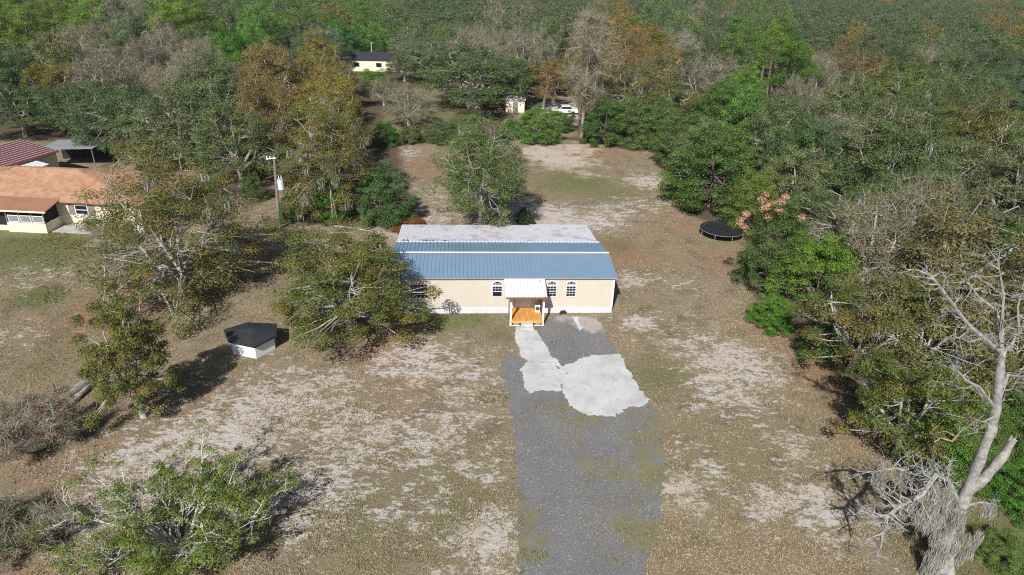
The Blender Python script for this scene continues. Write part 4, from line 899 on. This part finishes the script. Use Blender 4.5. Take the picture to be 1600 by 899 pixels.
# the trunk goes on up into long bare crooked limbs
rb = lambda x, y, dY=0: rel(x, y, Y0+dY*.8)
b = rough([rel(1547, 680, Y0+.1), rb(1556, 640), rb(1562, 585), rb(1566, 548)], [.17, .165, .15, .13], seed=9); b.build('upper_trunk', M['bark_dead'], dead, True)
for pts, r0 in (([(1564, 555), (1545, 535, -.5), (1520, 515, -1), (1505, 498, -1.2), (1485, 470, -1.5), (1462, 440, -1.6), (1450, 428, -1.6)], .15), ([(1564, 552), (1565, 520, .5), (1563, 500, .7), (1550, 480, .8), (1530, 465, .9), (1512, 440, 1)], .12), ([(1562, 530, .4), (1566, 490, .2), (1568, 460, .2), (1562, 425, .2), (1558, 405, .2)], .09), ([(1566, 550), (1580, 540, 1), (1592, 520, 1.4), (1590, 480, 1.4), (1600, 440, 1.4)], .13), ([(1556, 640), (1530, 605, -.6), (1510, 595, -.9), (1490, 572, -1), (1486, 566, -1)], .10), ([(1556, 640), (1575, 585, .3), (1596, 590, .8), (1625, 620, 1)], .11), ([(1556, 650), (1535, 660, -.8), (1515, 652, -1.2)], .08), ([(1535, 528, -.7), (1515, 535, -1.4), (1500, 528, -1.9), (1470, 530, -2.2)], .06)):
    bough([rb(*q) for q in pts], r0*.8, dead, twn=4, tl=.8)

# ------------------------------------------------------------------ sprawling bush (front left) and bramble
def stems_bush(name, cx, cy, wpx, label, n, hgt, leafc, clumps, seed, bark, red=False):
    p = gp(cx, cy); e = empty(name, (p[0], p[1], 0)); tag(e, label, 'bush'); rg = np.random.default_rng(seed); d = proj((p[0], p[1], 1))[2]; R = wpx*d/F/2
    tips = []
    for k in range(n):
        a = 6.283*(k+rg.random())/n; rr = R*(.25+.75*rg.random()**.7); hz = hgt*(.45+.55*rg.random())
        e1 = Vector((math.cos(a)*rr, math.sin(a)*rr*.8, hz)); m1 = e1*.45+Vector((rg.normal()*.3, rg.normal()*.3, hz*.1)); b = MB()
        b.tube([(rg.normal()*.15, rg.normal()*.15, -.05), m1, e1], [.07, .05, .02], 5)
        def sub(p0, dr, L, r, dep):
            q = p0+dr*L; mid = p0.lerp(q, .5)+Vector(rg.normal(size=3)*.08*L); b.tube([p0, mid, q], [r, r*.75, r*.35], 4, cap=False); tips.append(q)
            if dep:
                for _ in range(3): sub(p0.lerp(q, .35+.65*rg.random()), (dr+Vector(rg.normal(size=3)*.55)+Vector((0, 0, .2))).normalized(), L*.62, r*.6, dep-1)
        for _ in range(6): sub(m1.lerp(e1, rg.random()), (Vector((math.cos(a), math.sin(a), .7))+Vector(rg.normal(size=3)*.6)).normalized(), R*.22*(.6+.6*rg.random()), .028, 2)
        b.build('stem', M[bark], e)
    T = np.array([list(t) for t in tips]); T = T[T[:, 2] > .1]
    sel = T[rg.permutation(len(T))[:clumps]]
    if len(sel):
        Q, r = leaf_quads(rg, sel, .22+.34*rg.random(len(sel)), 75, .105, .6, .8, .6, .5); o = link('foliage', quads_mesh('foliage', Q, [M['leaf']], None, r), e); o.color = (*leafc, 1); o['kind'] = 'stuff'
    if red:
        Q, r = twig_quads(rg, T, np.full(len(T), .5), 5, .008, .2); o = link('twigs', quads_mesh('twigs', Q, [M['twig']], None, r), e); o['kind'] = 'stuff'
    return e
stems_bush('sprawling_bush', 285, 860, 330, 'wide sprawling bush of bare white stems tipped with lime green leaves', 26, 2.7, (.15, .20, .035), 420, 3, 'bark_white')
stems_bush('bramble', 25, 700, 190, 'tangled leafless reddish grey bramble at the lawn edge below the log', 20, 2.0, (.2, .09, .06), 60, 4, 'bark', True)
stems_bush('bramble', 95, 690, 90, 'grey leafless brush heap spreading below the fallen log', 14, 1.5, (.2, .09, .06), 6, 6, 'bark_white', True)
stems_bush('bramble', 30, 850, 170, 'dry twiggy brush left of the wide bush of white stems', 14, 1.2, (.12, .13, .05), 40, 7, 'bark', True)
stems_bush('bramble', 165, 372, 60, 'small grey twiggy brush in front of the tan roofed house', 10, 1.6, (.12, .12, .06), 10, 9, 'bark_pale', True)

# ------------------------------------------------------------------ far buildings and things among the trees
p = gp(578, 112); fb = empty('long_shed', (p[0], p[1], 0), R_(4)); tag(fb, 'long beige shed with dark roof far beyond the field', 'building')
b = MB(); b.box(-6, 6, 0, .15, -.03, 2.6); b.box(-6, -5.85, .16, 5.9, -.03, 2.6); b.box(5.85, 6, .16, 5.9, -.03, 2.6); b.build('wall', M['cream'], fb)
b = MB(); b.add([(-6.4, -.4, 2.6), (6.4, -.4, 2.6), (6.4, 3, 3.9), (-6.4, 3, 3.9), (-6.4, 6.4, 2.6), (6.4, 6.4, 2.6)], [(0, 1, 2, 3), (3, 2, 5, 4)]); b.build('roof', simple('dark_blue_roof', (.035, .035, .05), .7), fb)
for x in (-3.5, 1.5): b = MB(); b.box(x, x+1.2, -.03, -.002, 1.0, 1.9); b.build('window', M['glass'], fb)
def small_shed(px, py, w_, d_, h_, wall_, roof_, label, name='garden_shed'):
    p = gp(px, py); e = empty(name, (p[0], p[1], 0), R_(6)); tag(e, label, 'shed')
    b = MB(); b.box(-w_/2, w_/2, 0, d_, -.03, h_); b.build('wall', wall_, e)
    b = MB(); b.add([(-w_/2-.2, -.25, h_+.01), (w_/2+.2, -.25, h_+.01), (w_/2+.2, d_/2, h_+.6), (-w_/2-.2, d_/2, h_+.6), (-w_/2-.2, d_+.25, h_+.01), (w_/2+.2, d_+.25, h_+.01)], [(0, 1, 2, 3), (3, 2, 5, 4)]); b.build('roof', roof_, e)
    b = MB(); b.box(-.45, .45, -.03, -.002, 0, h_*.85); b.build('door', M['wood'], e)
small_shed(805, 176, 3.2, 3, 2.1, M['cream'], M['whiteroof'], 'cream shed half hidden right of the great spreading oak')
small_shed(60, 72, 4.2, 3.5, 2.2, M['tan'], M['fascia'], 'tiny brown shed deep in the far left wood')
def car(px, py, rz, paint, label):
    p = gp(px, py); e = empty('parked_car', (p[0], p[1], 0), rz); tag(e, label, 'car')
    b = MB(); pr = [(-2.2, .3), (-2.25, .75), (-2.0, .9), (-1.2, .95), (-.6, 1.42), (.9, 1.45), (1.6, 1.0), (2.2, .95), (2.25, .35)]
    n = len(pr); b.add([(x, -.85, z) for x, z in pr]+[(x, .85, z) for x, z in pr], [tuple(range(n)), tuple(range(2*n-1, n-1, -1))]+[(i, i+n, (i+1) % n+n, (i+1) % n) for i in range(n)]); b.build('body', paint, e)
    b = MB(); b.add([(-.98, -.857, 1.0), (-.55, -.857, 1.36), (.85, -.857, 1.38), (1.35, -.857, 1.0)], [(0, 1, 2, 3)]); b.build('side_window', M['glass'], e)
    b = MB(); b.add([(-1.18, -.75, .985), (-1.18, .75, .985), (-.64, .72, 1.41), (-.64, -.72, 1.41)], [(0, 1, 2, 3)]); b.build('windscreen', M['glass'], e)
    for x in (-1.4, 1.4):
        for y in (-.8, .8): b = MB(); b.tube([(x, y-.1, .32), (x, y+.1, .32)], [.32, .32], 12); b.build('wheel', M['dark'], e)
car(882, 178, R_(5), simple('white_car_paint', (.75, .74, .72), .3, var=.03, sp=.5), 'white car parked on the sandy patch behind the dead pine')
car(940, 200, R_(40), simple('silver_car_paint', (.55, .6, .68), .25, .3, var=.03), 'silver car mostly hidden behind the dark green shrub')

# ------------------------------------------------------------------ the wood
rgf = np.random.default_rng(2024)
fixed = np.array([[o.location.x, o.location.y, 4.0] for o in bpy.data.objects if o.parent is None and o.get('category') in ('tree',)])
cand = []
sp0 = 7.9
for iy in range(int(700/sp0)):
    Yc = 30+iy*sp0
    hw = Yc*.80+14
    for ix in range(int(2*hw/sp0)+1):
        cand.append((-hw+ix*sp0+(iy % 2)*sp0/2+rgf.normal()*1.3, Yc+rgf.normal()*1.3))
cand = np.array(cand)
ok = ~open_(cand)
for poly, mrg in ((LOT, 3.2), (FIELD, 2.5), (SANDY, 2.5), (NEIGH, 3.5)): ok &= edge_dist(cand, poly) > mrg
cand = cand[ok]
# keep clear of hand-placed trees
dmin = np.min(np.hypot(cand[:, None, 0]-fixed[None, :, 0], cand[:, None, 1]-fixed[None, :, 1]), axis=1)
cand = cand[dmin > 4.2]
# sight line to the far shed
sg = gp(578, 112); keep = []
for c in cand:
    x, y, z = proj((c[0], c[1], 9)); x2, y2, _ = proj((c[0], c[1], 0))
    if x < -130 or x > 1740 or y > 1000 or y2 < -40: continue
    if 528 < x < 634 and 110 < c[1] < sg[1]+7 and gy(x, 106, c[1])[2] < 3.2: continue       # the road gap in front of the shed
    if 590 < x < 905 and c[1] < 134: continue                    # open ground between the back shrubs and the great oak
    keep.append((c[0], c[1], x, y))
keep = np.array(sorted(keep, key=lambda q: q[1]))
PATCH = [  # pixel x, y, kind, colour, words
    (40, 40, 'pine', (.11, .16, .035), 0), (100, 30, 'pine', (.12, .17, .03), 0), (270, 20, 'pine', (.12, .17, .03), 0), (360, 30, 'laurel', (.06, .13, .02), 0), (170, 40, 'oak', (.075, .105, .05), 0), (190, 10, 'bare', (.14, .115, .085), 0),
    (300, 75, 'bare', (.13, .115, .08), 0), (240, 90, 'bare', (.12, .105, .075), 0), (120, 75, 'bare', (.14, .12, .07), 0), (115, 90, 'bronze', (.17, .15, .03), 0), (170, 130, 'bare', (.12, .10, .08), 0), (110, 160, 'oak', (.055, .09, .035), 0), (30, 110, 'oak', (.06, .09, .04), 0), (20, 180, 'laurel', (.07, .14, .02), 0),
    (280, 150, 'oak', (.085, .11, .05), 0), (330, 190, 'oak', (.10, .115, .06), 0), (400, 130, 'bare', (.15, .11, .07), 0), (430, 120, 'bronze', (.14, .108, .035), 0), (490, 85, 'bronze', (.15, .125, .03), 0), (440, 20, 'laurel', (.05, .10, .025), 0), (460, 50, 'oak', (.085, .11, .055), 0), (560, 30, 'laurel', (.07, .14, .025), 0), (590, 65, 'laurel', (.055, .13, .02), 0),
    (680, 40, 'oak', (.09, .115, .055), 0), (720, 60, 'oak', (.08, .11, .045), 0), (790, 40, 'bare', (.12, .12, .08), 0), (820, 60, 'bare', (.12, .12, .085), 0), (870, 30, 'oak', (.085, .11, .055), 0), (960, 60, 'bronze', (.16, .125, .03), 0), (1000, 70, 'bronze', (.16, .11, .04), 0), (1040, 40, 'pine', (.115, .145, .03), 0), (1040, 110, 'bronze', (.11, .12, .04), 0), (1100, 60, 'oak', (.06, .10, .035), 0), (1080, 50, 'bare', (.15, .15, .14), 0), (1120, 100, 'bare', (.13, .13, .10), 0),
    (1200, 90, 'pine', (.085, .14, .03), 0), (1150, 130, 'laurel', (.07, .13, .03), 0), (1200, 25, 'pine', (.13, .16, .03), 0), (1120, 190, 'oak', (.09, .11, .05), 0), (1250, 180, 'oak', (.075, .105, .045), 0), (1330, 80, 'bronze', (.14, .115, .045), 0), (1290, 100, 'bare', (.12, .11, .08), 0), (1300, 40, 'oak', (.075, .105, .06), 0), (1400, 60, 'oak', (.08, .10, .05), 0), (1400, 150, 'oak', (.075, .105, .035), 0), (1350, 220, 'oak', (.07, .105, .035), 0), (1450, 240, 'oak', (.07, .10, .035), 0), (1500, 140, 'oak', (.08, .105, .045), 0), (1570, 100, 'oak', (.06, .095, .045), 0), (1560, 260, 'oak', (.09, .11, .06), 0), (1590, 200, 'laurel', (.07, .13, .025), 0), (1560, 350, 'laurel', (.08, .14, .03), 0), (1530, 40, 'oak', (.08, .105, .06), 0), (1545, 32, 'bronze', (.20, .12, .04), 0), (1280, 230, 'oak', (.085, .11, .045), 0), (1200, 220, 'oak', (.085, .115, .04), 0)]
PX = np.array([(p[0], p[1]) for p in PATCH], float)
WORD = dict(oak='grey green oak', bronze='bronze leaved oak', bare='half bare mossy oak', laurel='glossy green tree', pine='green pine')
NAME = dict(oak='live_oak', bronze='turkey_oak', bare='mossy_oak', laurel='laurel_tree', pine='pine_tree')
def region(x, X, Y):
    dd = edge_dist(np.array([[X, Y]]), LOT)[0]
    if x < 480: a = 'wood behind the tan roofed house'
    elif x < 1010: a = 'wood past the back shrubs'
    else: a = 'wood beyond the trampoline'
    return ('edging the ' if dd < 14 else 'inside the ' if dd < 45 else 'deep in the ')+a
def looks(kind, colr, hgt, rad):
    return ('tall ' if hgt > 11 else 'low ' if hgt < 8.6 else '')+('broad ' if rad > 5.0 else 'slim ' if rad < 4.1 else '')+('dark ' if colr.sum() < .215 else 'pale ' if colr.sum() > .27 else '')
placed = 0; far = []
for i, (X, Y, x, y) in enumerate(keep):
    d = np.hypot(PX[:, 0]-x-rgf.normal()*12, (PX[:, 1]-y)*1.3-rgf.normal()*8); j = int(np.argmin(d)); kind, colr = PATCH[j][2], np.array(PATCH[j][3])
    u = rgf.random()
    if d[j] > 45 and u < .35: kind = rgf.choice(['oak', 'oak', 'bronze', 'bare', 'laurel']); colr = np.array(COLS[kind][rgf.integers(len(COLS[kind]))])
    colr = np.clip(colr*(.72+.56*rgf.random())+rgf.normal(size=3)*.006, .01, .4)
    s = SIZE[kind]; hgt = (7.2+5.6*rgf.random()) if kind != 'pine' else 11.5+3*rgf.random()
    if kind == 'laurel': hgt *= .9
    if 528 < x < 634 and 110 < Y < sg[1]+7: hgt = min(hgt, gy(x, 106, Y)[2]); kind = 'oak' if kind == 'pine' else kind; s = SIZE[kind]
    rad = {'oak': 4.7, 'bronze': 4.2, 'bare': 4.5, 'laurel': 4.0, 'pine': 3.6}[kind]*(.85+.4*rgf.random())
    var = int(rgf.integers(len(KIND[kind]))); rz = rgf.random()*6.283
    if placed < 285:
        place(KIND[kind][var], (X, Y), rz, rad/s[0], hgt/s[1], colr, NAME[kind], looks(kind, colr, hgt, rad)+WORD[kind]+' '+region(x, X, Y), 'tree', looks(kind, colr, hgt, rad)+WORD[kind]+' '+region(x, X, Y)); placed += 1
    else: far.append((X, Y, rz, rad, hgt, kind))
print('trees placed', placed, 'far', len(far), 'farthest individual Y', keep[min(284, len(keep)-1)][1])
# the far wood: one mass of low-detail trees (geometry nodes)
src = bpy.data.collections.new('far_wood_source')
vk = []
def lowtree(seed, kind, c, acc=None):
    rg = np.random.default_rng(seed)
    kw = dict(oak=dict(per=80, leaf=.31, twigs=3, tw=.02), bronze=dict(per=76, leaf=.31, twigs=4, tw=.02), bare=dict(per=36, leaf=.28, twigs=24, tw=.025), laurel=dict(per=84, leaf=.32, twigs=1))[kind]
    tm, cr, _ = gen(seed, 5., 10., .3, .15, 70, 1.1, lobes=.25, low=-.1, shell=.6, limbs=4, **kw)
    cr.materials[0] = leaf_mat('far_leaf_%d' % seed, tuple(q_*LEAFK*k_ for q_, k_ in zip(c, (1., 1.02, .85))))
    o = bpy.data.objects.new('far_crown', cr); src.objects.link(o); vk.append(kind)
for s_, k_, c_ in ((301, 'oak', (.085, .11, .055)), (302, 'oak', (.075, .10, .05)), (303, 'oak', (.095, .115, .065)), (304, 'oak', (.065, .095, .04)), (305, 'bare', (.13, .115, .085)), (306, 'bronze', (.15, .12, .04)), (307, 'laurel', (.08, .14, .03)), (308, 'bronze', (.19, .12, .045))): lowtree(s_, k_, c_)
fa = np.array([(q[0], q[1], 0) for q in far]); me = bpy.data.meshes.new('far_wood'); me.from_pydata(fa.tolist(), [], [])
idx = []
for q in far:
    pool = [i for i, k in enumerate(vk) if k == q[5]][:4] or [0, 6]
    if q[5] == 'bronze': pool = [5, 5, 5, 5, 7]
    if rgf.random() < .35: pool = [0, 1, 2, 3]
    idx.append(int(rgf.choice(pool)))
a = me.attributes.new('idx', 'INT', 'POINT'); a.data.foreach_set('value', np.array(idx, dtype=np.int32))
a = me.attributes.new('rot', 'FLOAT_VECTOR', 'POINT'); a.data.foreach_set('vector', np.array([(0, 0, q[2]) for q in far], dtype=np.float32).ravel())
a = me.attributes.new('scl', 'FLOAT_VECTOR', 'POINT'); a.data.foreach_set('vector', np.array([(q[3]*1.12/5, q[3]*1.12/5, q[4]/10) for q in far], dtype=np.float32).ravel())
fo = link('far_wood', me); tag(fo, 'far wood of mixed oaks reaching to the horizon', 'trees', kind='stuff')
ng = bpy.data.node_groups.new('scatter_far_wood', 'GeometryNodeTree')
ng.interface.new_socket('Geometry', in_out='INPUT', socket_type='NodeSocketGeometry'); ng.interface.new_socket('Geometry', in_out='OUTPUT', socket_type='NodeSocketGeometry')
gi, go = ng.nodes.new('NodeGroupInput'), ng.nodes.new('NodeGroupOutput'); ci = ng.nodes.new('GeometryNodeCollectionInfo'); ci.inputs['Collection'].default_value = src; ci.inputs['Separate Children'].default_value = True; ci.inputs['Reset Children'].default_value = True
ip = ng.nodes.new('GeometryNodeInstanceOnPoints'); ip.inputs['Pick Instance'].default_value = True
def attr(nm, t):
    q = ng.nodes.new('GeometryNodeInputNamedAttribute'); q.data_type = t; q.inputs['Name'].default_value = nm; return q.outputs['Attribute']
L = ng.links.new
L(gi.outputs[0], ip.inputs['Points']); L(ci.outputs[0], ip.inputs['Instance']); L(attr('idx', 'INT'), ip.inputs['Instance Index']); L(attr('scl', 'FLOAT_VECTOR'), ip.inputs['Scale'])
er = ng.nodes.new('FunctionNodeEulerToRotation'); L(attr('rot', 'FLOAT_VECTOR'), er.inputs[0]); L(er.outputs[0], ip.inputs['Rotation']); L(ip.outputs[0], go.inputs[0])
md = fo.modifiers.new('scatter', 'NODES'); md.node_group = ng

# ------------------------------------------------------------------ grass and leaf litter on the lot
rgg = np.random.default_rng(99)
def vnoise(P, s, seed):
    r = np.random.default_rng(seed).random((97, 97)); q = P*s; i = np.floor(q).astype(int); f = q-i; f = f*f*(3-2*f)
    g = lambda a, c: r[a % 97, c % 97]
    return (g(i[:, 0], i[:, 1])*(1-f[:, 0])+g(i[:, 0]+1, i[:, 1])*f[:, 0])*(1-f[:, 1])+(g(i[:, 0], i[:, 1]+1)*(1-f[:, 0])+g(i[:, 0]+1, i[:, 1]+1)*f[:, 0])*f[:, 1]
NG = 300000
# denser near the camera
Yr = 17+ (112-17)*rgg.random(NG)**1.7; Xr = (rgg.random(NG)*2-1)*(Yr*.80+4); T = np.stack([Xr, Yr], 1)
okg = inside(T, LOT)
DP = np.array([gp(x, y)[:2] for x, y in DRIVE]); WD = blob(T, WEEDB); okg &= ~inside(T, DP) | ((.6*vnoise(T, 1.3, 31)+.4*vnoise(T, 4.1, 32)+.22*WD > .66) & (rgg.random(NG) < .5+.5*WD))
pads = [np.array([gp(x, y)[:2] for x, y in q]) for q in [PAD]+WALK]
for q in pads: okg &= ~inside(T, q)
lc = (T-HA[:2])@np.array([[math.cos(HT), -math.sin(HT)], [math.sin(HT), math.cos(HT)]])
okg &= ~((lc[:, 0] > XL-.2) & (lc[:, 0] < .1) & (lc[:, 1] > -.1) & (lc[:, 1] < 13.2)) & ~((lc[:, 0] > -8.2) & (lc[:, 0] < -5.5) & (lc[:, 1] > -2.7) & (lc[:, 1] < 0))
nn_ = .5*vnoise(T, .5, 1)+.3*vnoise(T, 1.4, 2)+.2*vnoise(T, 4., 3); sdw = blob(T, SANDB)
okg &= (nn_+.12*rgg.random(NG)) > (.44+.10*sdw); T = T[okg]
n = len(T); gw = np.maximum(blob(T, GREENB)*.8, 0)+.22*vnoise(T, .25, 8)+.45*inside(T, DP)
hgt = .05+.09*rgg.random(n)*vnoise(T, .8, 5)+.03*gw
Qs = []
for k in range(2):
    a = rgg.random(n)*6.283; w_ = .012+.018*rgg.random(n); t = np.stack([np.cos(a)*w_, np.sin(a)*w_, np.zeros(n)], 1); b0 = np.column_stack([T, np.full(n, -.005)])
    tip = b0+np.column_stack([rgg.normal(size=(n, 2))*.06, hgt]); Qs.append(np.stack([b0-t, b0+t, tip+t*.25, tip-t*.25], 1))
Q = np.concatenate(Qs); rn_ = np.tile(np.clip(gw*.9+rgg.normal(size=n)*.16+.1, 0, 1), 2)
mt, n_, l_, p_ = newmat('dry_grass'); at = n_.new('ShaderNodeAttribute'); at.attribute_name = 'rnd'
l_.new(ramp(n_, l_, at.outputs['Fac'], [(.0, (.40, .315, .215)), (.25, (.33, .265, .16)), (.5, (.23, .205, .105)), (.85, (.115, .145, .05))]), p_.inputs['Base Color']); p_.inputs['Roughness'].default_value = .8; p_.inputs['Specular IOR Level'].default_value = .1
tag(link('grass', quads_mesh('grass', Q, [mt], None, rn_)), 'short patchy dry grass over the sandy lot', 'grass', kind='stuff')

# ------------------------------------------------------------------ thin haze
b = MB(); b.box(-9000, 9000, -3000, 9000, -1.5, 40); hz = b.build('haze', []); tag(hz, kind='stuff')
hm = bpy.data.materials.new('haze'); hm.use_nodes = True; hn = hm.node_tree.nodes; hn.remove(hn['Principled BSDF'])
pv = hn.new('ShaderNodeVolumePrincipled'); pv.inputs['Color'].default_value = (.82, .90, 1, 1); pv.inputs['Density'].default_value = .00014; pv.inputs['Anisotropy'].default_value = .2
hm.node_tree.links.new(pv.outputs[0], hn['Material Output'].inputs['Volume']); hz.data.materials.append(hm)
sc.cycles.volume_bounces = 0
